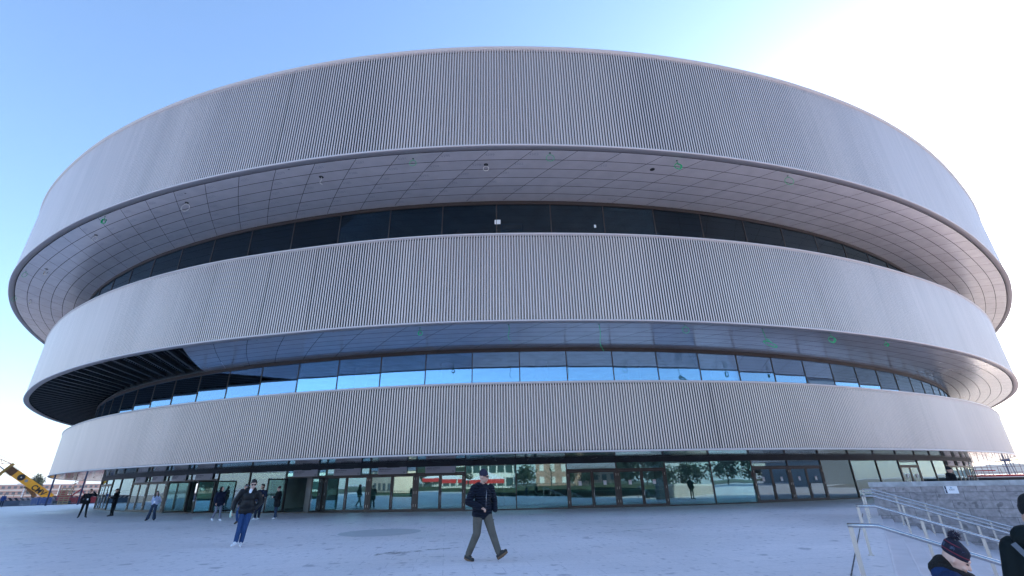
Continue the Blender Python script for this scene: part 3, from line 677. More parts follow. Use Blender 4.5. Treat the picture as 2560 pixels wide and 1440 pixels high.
# ------------------------------------------------------------------ people
def caps_mesh(caps):
    mb = MB()
    for cp_ in caps:
        if cp_[0] == 'c':
            _, p0, p1, r0, r1 = cp_; p0, p1 = Vector(p0), Vector(p1); d = p1 - p0; L = d.length
            d = d / L if L > 1e-6 else Vector((0, 0, 1)); u = Vector((0, 0, 1)) if abs(d.z) < .9 else Vector((1, 0, 0)); x = d.cross(u).normalized(); y = d.cross(x)
            rings = []; n = 12
            for a in (-90, -60, -30, 0): rings.append((p0 + d * (r0 * math.sin(R(a))), r0 * math.cos(R(a))))
            for a in (0, 30, 60, 90): rings.append((p1 + d * (r1 * math.sin(R(a))), r1 * math.cos(R(a))))
            vs = []; fs = []
            for q, rr in rings: vs += [q + (x * math.cos(2 * math.pi * k / n) + y * math.sin(2 * math.pi * k / n)) * max(rr, 1e-4) for k in range(n)]
            for i in range(len(rings) - 1):
                for k in range(n): fs.append((i * n + k, i * n + (k + 1) % n, (i + 1) * n + (k + 1) % n, (i + 1) * n + k))
            fs.append(tuple(reversed(range(n)))); fs.append(tuple((len(rings) - 1) * n + k for k in range(n))); mb.add(vs, fs)
        else:
            _, c_, r_ = cp_[:3]; rot = Euler(cp_[3]).to_matrix() if len(cp_) > 3 else Matrix.Identity(3)
            n, m_ = 14, 9; vs = []; fs = []
            for i in range(m_ + 1):
                ph = -math.pi / 2 + math.pi * i / m_
                for k in range(n):
                    v = Vector((r_[0] * max(math.cos(ph), 1e-3) * math.cos(2 * math.pi * k / n), r_[1] * max(math.cos(ph), 1e-3) * math.sin(2 * math.pi * k / n), r_[2] * math.sin(ph)))
                    vs.append(rot @ v + Vector(c_))
            for i in range(m_):
                for k in range(n): fs.append((i * n + k, i * n + (k + 1) % n, (i + 1) * n + (k + 1) % n, (i + 1) * n + k))
            fs.append(tuple(reversed(range(n)))); fs.append(tuple(m_ * n + k for k in range(n))); mb.add(vs, fs)
    return mb
def blob(name, caps, m, parent, voxel=.01, sm=3, scale=1.):
    mb = caps_mesh(caps); o = mb.build(name + '_raw')
    md = o.modifiers.new('r', 'REMESH'); md.mode = 'VOXEL'; md.voxel_size = voxel; md.use_smooth_shade = True
    if sm: s2 = o.modifiers.new('s', 'SMOOTH'); s2.factor = .6; s2.iterations = sm
    dg = bpy.context.evaluated_depsgraph_get(); me = bpy.data.meshes.new_from_object(o.evaluated_get(dg)); bpy.data.objects.remove(o)
    if scale != 1: me.transform(Matrix.Scale(scale, 4))
    me.materials.clear(); me.materials.append(m); me.polygons.foreach_set('use_smooth', [True] * len(me.polygons))
    ob = bpy.data.objects.new(name, me); col.objects.link(ob); ob.parent = parent; return ob
def cloth(name, c_, rough=.9, b=(30, .35, .01), noise=None): return mat(name, c_, rough, 0, noise or (6, .12), b, spec=.15)
skin_m = mat('skin', (.52, .30, .22), .5, 0, (9, .06))
skin_l = mat('skin_fair', (.60, .38, .30), .5, 0, (9, .05))
hair_m = mat('dark_hair', (.012, .009, .008), .6, 0, None, (60, .6, .01))
def puffer(name, base):
    m = mat(name, base, .6, spec=.2); nt, N, L = nodes(m); b = N['Principled BSDF']; tc = N.new('ShaderNodeTexCoord')
    w = N.new('ShaderNodeTexWave'); w.bands_direction = 'Z'; w.inputs['Scale'].default_value = 5.6; w.inputs['Distortion'].default_value = .8; L.new(tc.outputs['Object'], w.inputs['Vector'])
    bp = N.new('ShaderNodeBump'); bp.inputs['Strength'].default_value = .9; bp.inputs['Distance'].default_value = .03; L.new(w.outputs['Fac'], bp.inputs['Height']); L.new(bp.outputs[0], b.inputs['Normal']); return m

def hand_caps(W, d, n, side, curl=.5, s=1.):
    """W wrist, d forearm direction, n palm normal (fingers curl towards n), side = direction of thumb"""
    W, d, n, t = Vector(W), Vector(d).normalized(), Vector(n).normalized(), Vector(side).normalized(); out = []
    for i, o in enumerate((-.030, -.010, .010, .029)):
        k = W + d * (.085 * s) + t * o * s; out.append(('c', W + t * o * .55 * s, k, .014 * s, .0125 * s))
        ln = (.052, .066, .072, .064)[i] * s
        a1 = curl * .8; d1 = (d * math.cos(a1) + n * math.sin(a1)); e1 = k + d1 * ln * .55
        a2 = curl * 1.9; d2 = (d * math.cos(a2) + n * math.sin(a2)); e2 = e1 + d2 * ln * .5
        out += [('c', k, e1, .0098 * s, .009 * s), ('c', e1, e2, .009 * s, .0075 * s)]
    b0 = W + d * .025 * s + t * .03 * s; b1 = b0 + (d * .6 + t * .7 + n * .3).normalized() * .04 * s; b2 = b1 + (d * .85 + t * .15 + n * .4).normalized() * .035 * s
    out += [('c', b0, b1, .0125 * s, .011 * s), ('c', b1, b2, .0105 * s, .009 * s)]
    return out

def lerp(a, b, t): return Vector(a) * (1 - t) + Vector(b) * t
def person(label, loc, heading, H, pose, look, vox=.011, group=None):
    s = H / 1.78; o = empty('person', loc, heading, label, 'person', group)
    P = {k: Vector(v) for k, v in pose.items() if isinstance(v, tuple) and len(v) == 3}
    bend = P.get('lean', Vector((0, 0, 0)))
    hipc = (P['hipL'] + P['hipR']) / 2; shc = (P['shL'] + P['shR']) / 2
    hd = P.get('head', shc + Vector((.03, 0, .235))); yaw, pit = look.get('yaw', 0), look.get('pitch', 0)
    HR = Matrix.Rotation(yaw, 3, 'Z') @ Matrix.Rotation(pit, 3, 'Y'); hs = look.get('head', 1.)
    def hp(v): return hd + HR @ (Vector(v) * hs)
    def he(c_, r_): return ('e', hp(c_), tuple(x * hs for x in r_), (0, pit, yaw))
    sk = look.get('skin', skin_m); arms = {}
    # body: one continuous mesh (head with face, neck, trunk, limbs, hands)
    b = [he((-.008, 0, .02), (.098, .076, .105)), he((.022, 0, -.045), (.072, .058, .075)), he((.052, 0, -.088), (.036, .034, .028)), ('c', hp((.088, 0, .018)), hp((.113, 0, -.022)), .012 * hs, .016 * hs),
         he((.083, 0, .045), (.02, .05, .014)), he((.078, .032, -.03), (.022, .022, .025)), he((.078, -.032, -.03), (.022, .022, .025)), he((.093, 0, -.058), (.012, .026, .008)), he((.088, 0, -.073), (.013, .022, .008)),
         he((-.005, .077, -.005), (.018, .010, .032)), he((-.005, -.077, -.005), (.018, .010, .032)), ('c', shc + Vector((-.01, 0, .02)), hp((-.015, 0, -.06)), .055, .052)]
    b += [('c', shc + Vector((0, 0, -.06)), hipc + Vector((0, 0, .1)), .10, .095), ('c', P['shL'] + Vector((0, -.03, 0)), P['shR'] + Vector((0, .03, 0)), .055, .055), ('e', hipc, (.09, .13, .09))]
    for sd in 'LR':
        b += [('c', P['sh' + sd], P['el' + sd], .045, .038), ('c', P['el' + sd], P['wr' + sd], .036, .024), ('c', P['hip' + sd], P['kn' + sd], .065, .05), ('c', P['kn' + sd], P['an' + sd], .048, .035), ('c', P['an' + sd], P['toe' + sd], .03, .022)]
        d = (P['wr' + sd] - P['el' + sd]).normalized(); sgn = 1 if sd == 'L' else -1
        if not look.get('nohand' + sd):
            n = Vector(look.get('palm' + sd, (0, -sgn, 0))); th = Vector(look.get('thumb' + sd, (1, 0, .1)))
            n = (n - d * n.dot(d)).normalized(); th = (th - d * th.dot(d) - n * th.dot(n)).normalized()
            b += hand_caps(P['wr' + sd], d, n, th, look.get('curl' + sd, .5))
    blob('body', b, sk, o, min(vox, .0075), 2, s)
    S = lambda mb_, nm, m_: mb_.build(nm, m_, o)
    # jacket / top
    jr = look.get('bulk', .03); jl = look.get('hem', .82)
    hz = hipc.z - .95; lat = (P['shL'] - P['shR']); lat.z = 0; lat.normalize(); tz = math.atan2(-lat.x, lat.y); LV = lambda k_: lat * k_
    j = [('e', shc + Vector((0.005, 0, -.13)), (.115 + jr, .165 + jr * .9, .19), (0, 0, tz)), ('e', lerp(shc, hipc, .62) + Vector((.012, 0, 0)), (.112 + jr, .145 + jr * 1.1, .19), (0, 0, tz)),
         ('c', Vector((hipc.x, hipc.y, jl + .085 + hz)) - LV(.10), Vector((hipc.x, hipc.y, jl + .085 + hz)) + LV(.10), .085 + jr, .085 + jr), ('c', Vector((hipc.x, hipc.y, jl + .2 + hz)) - LV(.09), Vector((hipc.x, hipc.y, jl + .2 + hz)) + LV(.09), .09 + jr, .09 + jr),
         ('c', P['shL'] + Vector((0, -.02, -.01)), P['shR'] + Vector((0, .02, -.01)), .062 + jr * .4, .062 + jr * .4), ('c', shc + Vector((-.01, 0, .0)), shc + Vector((0, 0, .06)), .075, .062)]
    for sd in 'LR':
        j += [('c', P['sh' + sd], P['el' + sd], .056 + jr * .7, .048 + jr * .7), ('c', P['el' + sd], lerp(P['wr' + sd], P['el' + sd], .06), .047 + jr * .7, .036 + jr * .5)]
    jk = blob('jacket' if not look.get('top') else look['top'], j, look['jm'], o, vox, 4, s)
    # trousers
    tr = look.get('leg', (.088, .066, .052)); t_ = [('e', hipc, (.115, .158, .12)), ('c', hipc + Vector((0, 0, .02)), hipc + Vector((0, 0, .09)), .11, .11)]
    for sd in 'LR':
        an_ = P['an' + sd]; t_ += [('c', P['hip' + sd], lerp(P['hip' + sd], P['kn' + sd], .5), tr[0], (tr[0] + tr[1]) / 2 + .004), ('c', lerp(P['hip' + sd], P['kn' + sd], .5), P['kn' + sd], (tr[0] + tr[1]) / 2 + .004, tr[1]), ('c', P['kn' + sd], lerp(P['kn' + sd], an_, .92), tr[1], tr[2])]
    blob('trousers', t_, look['tm'], o, vox, 4, s)
    for sd in 'LR':
        a, t = P['an' + sd], P['toe' + sd]; d = (t - a); d = d.normalized(); dn = Vector((0, 0, -1)); dn = (dn - d * dn.dot(d)).normalized()
        heel = a - d * .045 + dn * .035; tp = t + dn * .012
        blob('shoe', [('c', heel, tp, .042, .036), ('c', a, lerp(a, t, .55) + dn * -.0, .043, .038), ('c', heel + dn * .01, lerp(heel, tp, .95) + dn * .012, .036, .034)], look['sm'], o, .009, 2, s)
        if look.get('sole'):
            mb = MB(); pts = [heel + dn * .047, tp + dn * .032]; w = d.cross(dn)
            mb.tube([(heel - d * .02 + dn * .036) * s, (lerp(heel, tp, .5) + dn * .037) * s, (tp + d * .02 + dn * .026) * s], [.034 * s, .038 * s, .030 * s], 10); mb.build('shoe_sole', look['sole'], o)
    # head wear
    hw = look.get('hat')
    if hw == 'beanie':
        blob('beanie', [he((-.016, 0, .065), (.108, .088, .088)), he((-.03, 0, .10), (.088, .075, .08)), he((-.012, 0, .038), (.107, .087, .03))], look['hm'], o, .008, 2, s)
    elif hw == 'hood':
        blob('hood', [he((-.035, 0, .02), (.110, .100, .125)), he((-.05, 0, -.09), (.105, .12, .09))], look['hm'], o, .009, 3, s)
    elif hw == 'cap':
        blob('cap', [he((-.012, 0, .065), (.106, .085, .070)), he((.09, 0, .052), (.065, .065, .010))], look['hm'], o, .007, 1, s)
    if look.get('hair') and hw not in ('beanie', 'hood'):
        hl = look['hair']; hc = [he((-.022, 0, .045), (.098, .086, .092)), he((.02, 0, .10), (.075, .07, .045)), he((-.05, 0, -.02), (.06, .078, .08))]
        if hl == 'long': hc += [('c', hp((-.06, .03, 0)), hp((-.05, .09, -.26)), .055, .05), ('c', hp((-.06, -.03, 0)), hp((-.05, -.09, -.26)), .055, .05), ('c', hp((.03, .075, .02)), hp((.05, .10, -.25)), .028, .035), ('c', hp((.03, -.075, .02)), hp((.05, -.10, -.25)), .028, .035)]
        blob('hair', hc, look.get('hairm', hair_m), o, .009, 2, s)
    if look.get('beard'): blob('beard', [he((.045, 0, -.085), (.05, .05, .035)), he((.01, .058, -.05), (.03, .018, .045)), he((.01, -.058, -.05), (.03, .018, .045))], hair_m, o, .008, 2, s)
    if look.get('hooddown'):
        blob('hood', [('c', shc + Vector((-.07, -.09, .06)), shc + Vector((-.07, .09, .06)), .075, .075), ('c', shc + Vector((.04, -.085, .05)), shc + Vector((-.06, -.095, .07)), .05, .065), ('c', shc + Vector((.04, .085, .05)), shc + Vector((-.06, .095, .07)), .05, .065)], look.get('hdm', look['jm']), o, .01, 3, s)
    if look.get('glasses'):
        mb = MB()
        for sy in (1, -1):
            c_ = hp((.094, .034 * sy, .016)) * s; q = HR.to_4x4(); mb.box(c_, (.012 * s, .056 * s, .036 * s), M=q); mb.box(hp((.045, .079 * sy, .02)) * s, (.10 * s, .006 * s, .010 * s), M=q)
        mb.box(hp((.1, 0, .022)) * s, (.008 * s, .02 * s, .01 * s), M=HR.to_4x4()); mb.build('sunglasses', mat('sunglasses', (.01, .01, .012), .12, 0), o)
    else:
        mb = caps_mesh([he((.086, .031, .016), (.010, .013, .008)), he((.086, -.031, .016), (.010, .013, .008))])
        mb.v = [tuple(Vector(v) * s) for v in mb.v]; mb.build('eyes', mat('eyes', (.03, .02, .018), .3), o)
    if look.get('badge'):
        mb = MB(); bz = P['shL'].z - .30; fx = .155 + jr; c_ = Vector((fx + .015, shc.y + .01, bz)) * s; mb.box(c_, (.006, .085, .12)); bd = mb.build('badge', M['paper'], o)
        mb = MB(); mb.beam(c_ + Vector((0, .0, .06)), Vector((.10, .07, shc.z + .03)) * s, .012, .004, (1, 0, 0)); mb.beam(c_ + Vector((0, 0, .06)), Vector((.10, -.07, shc.z + .03)) * s, .012, .004, (1, 0, 0)); mb.build('lanyard', look.get('lany', M['blueink']), o)
    o['_s'] = s
    del o['_s']
    return o, P, s, hp

STAND = dict(hipL=(0, .09, .95), hipR=(0, -.09, .95), knL=(.02, .11, .52), knR=(.02, -.11, .52), anL=(-.01, .13, .095), anR=(-.01, -.13, .095), toeL=(.15, .16, .045), toeR=(.15, -.16, .045),
             shL=(0, .19, 1.44), shR=(0, -.19, 1.44), elL=(-.03, .25, 1.16), elR=(-.03, -.25, 1.16), wrL=(.05, .25, .92), wrR=(.05, -.25, .92))
def pose(**k): d = dict(STAND); d.update(k); return d
navy_p = puffer('navy_puffer', (.006, .009, .020)); khaki = cloth('grey_cargo_cloth', (.12, .108, .092), .9, (14, .7, .03))
knit = mat('slate_knit', (.035, .034, .055), .95, 0, (40, .25), (90, .8, .01), spec=.1); bshoe = mat('black_shoe', (.012, .012, .013), .5, 0, None, (50, .3, .004)); gum = mat('gum_sole', (.16, .09, .045), .7)
wshoe = mat('white_shoe', (.72, .73, .78), .5); blackc = cloth('black_cloth', (.007, .007, .009)); jeans = cloth('blue_jeans', (.025, .06, .16), .9, (18, .7, .02), (5, .2)); jeans_d = cloth('dark_jeans', (.025, .042, .08), .9, (18, .6, .02), (5, .2))
leather = mat('black_leather', (.006, .006, .008), .42, 0, (3, .2), (9, .8, .02), spec=.25); fur = mat('black_fur', (.008, .007, .007), .95, 0, None, (70, 1., .02)); navyc = cloth('navy_cloth', (.010, .014, .032)); greyc = cloth('grey_sweat_cloth', (.17, .18, .23)); darkblue = cloth('dark_blue_cloth', (.006, .010, .028))

# walking man in the foreground
o, P, s, hp = person('man in slate beanie, navy puffer jacket and grey cargo trousers striding across the foreground', (-.80, 11.80, 0), R(-32), 1.84,
    pose(hipL=(.05, .085, .95), hipR=(-.05, -.085, .95), knL=(.20, .10, .54), anL=(.37, .11, .145), toeL=(.53, .12, .215), knR=(-.06, -.11, .53), anR=(-.29, -.12, .10), toeR=(-.13, -.15, .045),
         shL=(.11, .17, 1.43), shR=(-.09, -.18, 1.43), elL=(.12, .29, 1.17), wrL=(.24, .16, .98), elR=(-.17, -.28, 1.16), wrR=(.12, -.215, 1.045), head=(.045, .0, 1.665)),
    dict(jm=navy_p, tm=khaki, sm=bshoe, sole=gum, hat='beanie', hm=knit, glasses=True, yaw=R(18), pitch=R(10), hooddown=True, bulk=.052, hem=.84, palmR=(-.3, .2, -1), thumbR=(1, .5, .3), curlR=.75, nohandL=True, leg=(.112, .086, .068), skin=skin_m), .009)
for sd in 'LR':
    k = 1 if sd == 'L' else -1; q = lerp(P['hip' + sd], P['kn' + sd], .58) + Vector((0, .072 * k, 0))
    blob('cargo_pocket', [('e', q, (.065, .024, .085)), ('e', q + Vector((0, .008 * k, .07)), (.07, .022, .02))], khaki, o, .008, 1, s)
mb = MB(); mb.tube([Vector((.165, -.07, 1.40)) * s, Vector((.165, -.075, 1.2)) * s, Vector((.15, -.07, .98)) * s], .004, 6); mb.build('zip', M['steel'], o)
# man in the leather jacket
o, P, s, hp = person('man in black leather jacket, sunglasses, blue jeans and white trainers walking towards us', (-8.30, 15.70, 0), R(-72), 1.84,
    pose(hipL=(0, .09, .95), hipR=(0, -.09, .95), knL=(.06, .05, .53), anL=(.00, .00, .10), toeL=(.17, .02, .05), knR=(.05, -.10, .53), anR=(.16, -.11, .13), toeR=(.30, -.17, .075),
         shL=(-.01, .22, 1.41), shR=(.02, -.21, 1.46), elL=(-.09, .33, 1.17), wrL=(.09, .22, .98), elR=(-.02, -.36, 1.19), wrR=(.08, -.37, .93), head=(.06, .07, 1.665)),
    dict(jm=leather, tm=jeans, sm=wshoe, hair='short', glasses=True, yaw=R(12), pitch=R(22), bulk=.045, hem=.86, skin=skin_l, nohandL=True, curlR=1., leg=(.092, .07, .064)), .009)
blob('fur_collar', [('c', (.07, -.10, 1.47), (-.06, -.11, 1.52), .05, .055), ('c', (.07, .10, 1.45), (-.06, .11, 1.50), .05, .055), ('c', (-.08, -.09, 1.53), (-.08, .1, 1.52), .055, .055)], fur, o, .009, 2, s)
blob('shirt', [('c', (.09, .02, 1.40), (.06, .03, 1.50), .05, .045)], M['paper'], o, .008, 1, s)
w = (P['wrR'] + Vector((.04, -.01, -.10))) * s; mb = MB(); mb.cyl((0, 0, 0), .032, .17, 14, .03); mb.cyl((0, 0, .165), .014, .04, 10)
wl = Matrix.Rotation(R(-72), 4, 'Z') @ w; bo = mb.build('drinks_bottle', mat('bottle_plastic', (.45, .62, .5), .3), None, (wl.x - 8.30, wl.y + 15.70, wl.z - .06)); tag(bo, 'pale green bottle held in the right hand of the man in the leather jacket', 'bottle')
# others near the doors
person('man in grey flat cap, mostly hidden behind the man in the leather jacket', (-13.15, 24.5, 0), R(-105), 1.78, pose(knR=(.20, -.10, .55), anR=(.10, -.12, .20), toeR=(.22, -.13, .12), wrL=(.12, .24, .95)),
       dict(jm=blackc, tm=jeans, sm=mat('brown_boot', (.06, .04, .03), .6), hat='cap', hm=mat('grey_cap', (.12, .13, .16), .9), bulk=.04, hair='short'), .013)
person('person in navy jacket, black hood and grey joggers walking out of the doors', (-16.7, 28.5, 0), R(-30), 1.74,
       pose(knL=(.12, .09, .53), anL=(.22, .10, .10), toeL=(.37, .11, .06), knR=(.02, -.10, .53), anR=(-.22, -.10, .14), toeR=(-.10, -.11, .06), elL=(-.1, .26, 1.16), wrL=(.02, .27, .93), elR=(.02, -.28, 1.15), wrR=(.12, -.27, .95)),
       dict(jm=darkblue, tm=greyc, sm=wshoe, hat='hood', hm=blackc, bulk=.065, hem=.80, yaw=R(20)), .013)
person('bearded dark haired man in navy tracksuit and white trainers near the open door', (-14.55, 28.85, 0), R(-100), 1.84,
       pose(knL=(.03, .05, .53), anL=(-.05, .0, .10), toeL=(.10, -.02, .05), knR=(.12, -.10, .54), anR=(.10, -.12, .10), toeR=(.24, -.15, .05), elL=(.05, .32, 1.2), wrL=(.22, .30, 1.2), shL=(0, .19, 1.42)),
       dict(jm=navyc, tm=navyc, sm=wshoe, hair='short', beard=True, bulk=.03, leg=(.095, .078, .066), yaw=R(-15)), .013)
person('woman in long black coat, maroon beanie and flared jeans beside the bearded man', (-13.8, 29.3, 0), R(-140), 1.68,
       pose(knL=(.04, .14, .52), anL=(.06, .20, .10), toeL=(.20, .24, .05), knR=(.02, -.10, .52), anR=(-.06, -.13, .10), toeR=(.08, -.17, .05), elL=(.1, .25, 1.18), wrL=(.28, .15, 1.22)),
       dict(jm=blackc, tm=jeans_d, sm=wshoe, hat='beanie', hm=mat('maroon_knit', (.06, .01, .02), .9), bulk=.085, hem=.70, leg=(.09, .07, .085), yaw=R(15), skin=skin_l), .013)
person('long haired woman in pale blue top with badge, hands behind her back', (-21.95, 30.8, 0), R(-75), 1.60,
       pose(knL=(.03, .10, .52), anL=(.02, .17, .09), toeL=(.15, .21, .045), knR=(0, -.16, .52), anR=(-.02, -.24, .09), toeR=(.12, -.29, .045), elL=(-.14, .25, 1.15), wrL=(-.20, .05, 1.02), elR=(-.14, -.27, 1.15), wrR=(-.20, -.06, 1.02), shL=(0, .17, 1.42), shR=(0, -.17, 1.42)),
       dict(jm=cloth('pale_blue_cloth', (.42, .46, .62)), tm=jeans_d, sm=blackc, hair='long', badge=True, bulk=.012, hem=.90, top='sweatshirt', leg=(.092, .085, .105), yaw=R(25), skin=skin_l), .013)
o, P, s, hp = person('guard in black with white chest badge, one hand raised to his ear', (-30.6, 36.0, 0), R(-45), 1.84,
       pose(knL=(.0, .12, .52), anL=(-.02, .18, .095), toeL=(.12, .23, .045), knR=(0, -.12, .52), anR=(-.02, -.18, .095), toeR=(.12, -.23, .045), elL=(.02, .42, 1.38), wrL=(.07, .25, 1.60), elR=(-.02, -.30, 1.16), wrR=(.02, -.26, .90), head=(.05, .06, 1.67)),
       dict(jm=blackc, tm=blackc, sm=bshoe, hair='short', badge=True, bulk=.035, hem=.86, lany=blackc), .013)
o, P, s, hp = person('guard in black coat and black cap looking down at a phone', (-29.6, 37.3, 0), R(-165), 1.84,
       pose(knL=(.03, .09, .52), anL=(.0, .10, .095), knR=(.0, -.10, .52), anR=(-.02, -.12, .095), elL=(.02, .24, 1.17), wrL=(.27, .12, 1.22), elR=(.02, -.24, 1.17), wrR=(.27, -.10, 1.20), head=(.05, 0, 1.66)),
       dict(jm=blackc, tm=blackc, sm=bshoe, hat='cap', hm=blackc, hooddown=True, bulk=.045, hem=.80, pitch=R(18)), .013)
w = Matrix.Rotation(R(-165), 4, 'Z') @ Vector((.37, .01, 1.27)); mb = MB(); mb.box((0, 0, 0), (.012, .075, .15), R(-165)); tag(mb.build('phone', M['black'], None, (w.x - 29.6, w.y + 37.3, w.z)), 'dark phone held by the guard in the black cap', 'phone')
person('person in blue jacket at the left edge of the plaza by the barriers', (-74.9, 73.6, 0), R(-60), 1.75, pose(), dict(jm=cloth('blue_cloth', (.02, .05, .18)), tm=navyc, sm=bshoe, hair='short', bulk=.04), .016)
person('person in black beanie and dark coat seen over the stone wall, facing right', (20.5, 23.75, 0), R(-12), 1.86, pose(), dict(jm=blackc, tm=blackc, sm=bshoe, hat='beanie', hm=blackc, bulk=.045, hooddown=True), .012)

# child on the steps
kx, ky = 2.76, 3.44; kz = -RISE
hatm = mat('nordic_knit', (.012, .013, .03), .95, 0, (60, .3), (120, .9, .008)); nt, N_, L_ = nodes(hatm)
o, P, s, hp = person('child in navy coat and dark bobble hat with red stripes looking down', (kx, ky, kz), R(-45), 1.29,
       pose(shL=(0, .16, 1.45), shR=(0, -.16, 1.45), elL=(.0, .26, 1.14), wrL=(.2, .15, 1.05), elR=(.0, -.26, 1.14), wrR=(.2, -.14, 1.05), head=(.05, 0, 1.625)),
       dict(jm=cloth('child_navy_coat', (.010, .024, .07), .7, (10, .7, .02)), tm=navyc, sm=bshoe, hooddown=True, hdm=cloth('navy_hood', (.010, .028, .09), .6), bulk=.075, head=.90, pitch=R(34), skin=mat('child_skin', (.66, .42, .34), .45)), .008)
def hpq(v): return tuple(hp(v))
yaw_, pit_ = 0, R(34)
hs = .90
def hel(c_, r_): return ('e', hp(c_), tuple(x * hs for x in r_), (0, pit_, yaw_))
hb = blob('bobble_hat', [hel((-.012, 0, .045), (.112, .093, .035)), hel((-.022, 0, .085), (.108, .090, .075)), hel((-.04, 0, .115), (.09, .075, .055)), hel((-.05, 0, .138), (.070, .060, .040))], hatm, o, .007, 2, s)
redk = mat('red_stripe_knit', (.16, .02, .04), .9); blk = mat('grey_blue_knit', (.06, .08, .14), .9)
for z_, r_ in ((.062, .106), (.128, .086)):
    mb = MB(); pts = [hp((-.018 - (z_ - .06) * .30 + (r_ - .002) * math.cos(a), (r_ * .83 - .001) * math.sin(a), z_)) * s for a in [2 * math.pi * i / 28 for i in range(28)]]
    mb.tube(pts, .0035, 6, closed=True); mb.build('hat_stripe', redk, o)
for a in (-150, -100, -50, -5):
    mb = MB(); c0 = Vector((-.030 + .099 * math.cos(R(a)), .083 * math.sin(R(a)), .095)); up = Vector((0, 0, 1)); tg = Vector((-math.sin(R(a)), math.cos(R(a)), 0))
    for q in range(4):
        aa = math.pi * q / 4; dv = tg * math.cos(aa) + up * math.sin(aa); mb.beam(hp(c0 - dv * .020) * s, hp(c0 + dv * .020) * s, .004, .004)
    mb.build('snowflake_motif', blk, o)
pc = hp((-.075, 0, .20)) * s; rd = random.Random(3)
for nm, mm, cnt in (('pompom', hatm, 900), ('pompom_flecks', redk, 160), ('pompom_flecks', M['paper'], 110)):
    mb = MB()
    for q in range(cnt):
        v = Vector((rd.gauss(0, 1), rd.gauss(0, 1), rd.gauss(0, 1))).normalized(); L = (.040 + rd.uniform(-.004, .004)) * (1.05 if cnt < 500 else 1); t = v.cross(Vector((rd.random(), rd.random(), rd.random()))).normalized() * .0016
        mb.add([pc + v * .004 - t, pc + v * .004 + t, pc + v * L], [(0, 1, 2)])
    if cnt > 500:
        e_ = caps_mesh([('e', pc, (.030, .030, .030))]); mb.add(e_.v, e_.f, True)
    mb.build(nm, mm, o)
blob('scarf', [('c', (.07, -.07, 1.49), (-.07, -.08, 1.53), .052, .055), ('c', (.07, .07, 1.49), (-.07, .08, 1.53), .052, .055), ('c', (.10, -.05, 1.48), (.10, .05, 1.48), .05, .05), ('c', (-.085, -.06, 1.55), (-.085, .06, 1.55), .07, .07), ('c', (-.07, -.085, 1.56), (.05, -.085, 1.51), .045, .04), ('c', (-.07, .085, 1.56), (.05, .085, 1.51), .045, .04), ('e', (-.045, 0, 1.575), (.08, .088, .085)), ('c', (0, -.085, 1.55), (.09, -.05, 1.50), .035, .04), ('c', (.12, -.04, 1.47), (.25, -.04, 1.44), .032, .018)], fur, o, .009, 2, s)
mb = MB(); mb.box(Vector((-.125, -.155, 1.43)) * s, (.10, .008, .07), M=Euler((R(35), 0, R(20))).to_matrix().to_4x4()); mb.build('shoulder_patch', mat('pale_patch', (.75, .66, .62), .5), o)
# adult at the right edge
o, P, s, hp = person('person in dark parka and black beanie cut off by the right edge', (3.945, 3.95, -3 * RISE), R(38), 1.72,
       pose(head=(.0, 0, 1.665)), dict(jm=cloth('parka_cloth', (.006, .011, .012), .7, (8, .6, .02)), tm=blackc, sm=bshoe, hat='beanie', hm=mat('black_knit', (.006, .006, .007), .95, 0, None, (120, .8, .006)), bulk=.062, hem=.70, hooddown=True, pitch=R(15)), .009)
blob('hood', [('c', (-.085, -.09, 1.53), (-.085, .09, 1.53), .095, .095), ('c', (-.03, -.1, 1.50), (.06, -.08, 1.50), .07, .06), ('c', (-.03, .1, 1.50), (.06, .08, 1.50), .07, .06), ('e', (-.04, 0, 1.56), (.09, .10, .06))], bpy.data.materials['parka_cloth'], o, .01, 3, s)
mb = MB(); mb.beam(Vector((-.22, .16, 1.50)) * s, Vector((-.21, -.10, 1.05)) * s, .035, .008, (1, 0, 0)); tag(mb.build('bag_strap', mat('grey_strap', (.12, .14, .17), .8), o))

# ------------------------------------------------------------------ left background
def frame_at(az, D):
    a = R(az); return Vector((math.sin(a) * D, math.cos(a) * D, 0)), Vector((math.cos(a), -math.sin(a), 0)), Vector((math.sin(a), math.cos(a), 0))
# brick apartment blocks, long low row
A, rx, fw = frame_at(-46, 400); brick = mat('brick_wall', (.46, .22, .16), .85, 0, (.4, .2)); pale = mat('pale_render', (.62, .52, .44), .85, 0, (.3, .1)); roofm = mat('light_roof', (.55, .5, .5), .7); winm = mat('window_dark', (.05, .06, .08), .15, 0)
names = [('long brick apartment block behind the yellow boom, leftmost of the row', -14, 24), ('brick apartment block in the middle of the far row, with a brown stair tower', 11, 14), ('brick apartment block with a pale end bay, right end of the far row', 26, 26)]
for lb, x0, wd in names:
    o = empty('apartment_block', A + rx * x0, math.atan2(rx.y, rx.x), lb, 'building', 'brick apartment blocks beyond the construction site')
    mb = MB(); mb.box((wd / 2, 6, 3.4), (wd, 12, 6.8)); mb.build('wall', brick, o)
    mb = MB(); mb.box((wd / 2, 6, 6.95), (wd + .6, 12.6, .3)); mb.build('roof', roofm, o)
    mb = MB(); mb.box((wd / 2, -.10, 4.2), (wd - .4, .2, .7)); mb.box((wd / 2, -.10, 1.4), (wd - .4, .2, .7)); mb.build('balcony_band', pale, o)
    for i in range(int(wd / 2.4)):
        for z in (2.6, 5.6):
            mb = MB(); mb.box((1.4 + i * 2.4, -.06, z), (1.3, .12, 1.3)); mb.build('window', winm, o)
    mb = MB(); mb.box((wd * .35, 5, 8.1), (3.2, 5, 2.0)); mb.build('stair_tower', brick, o)
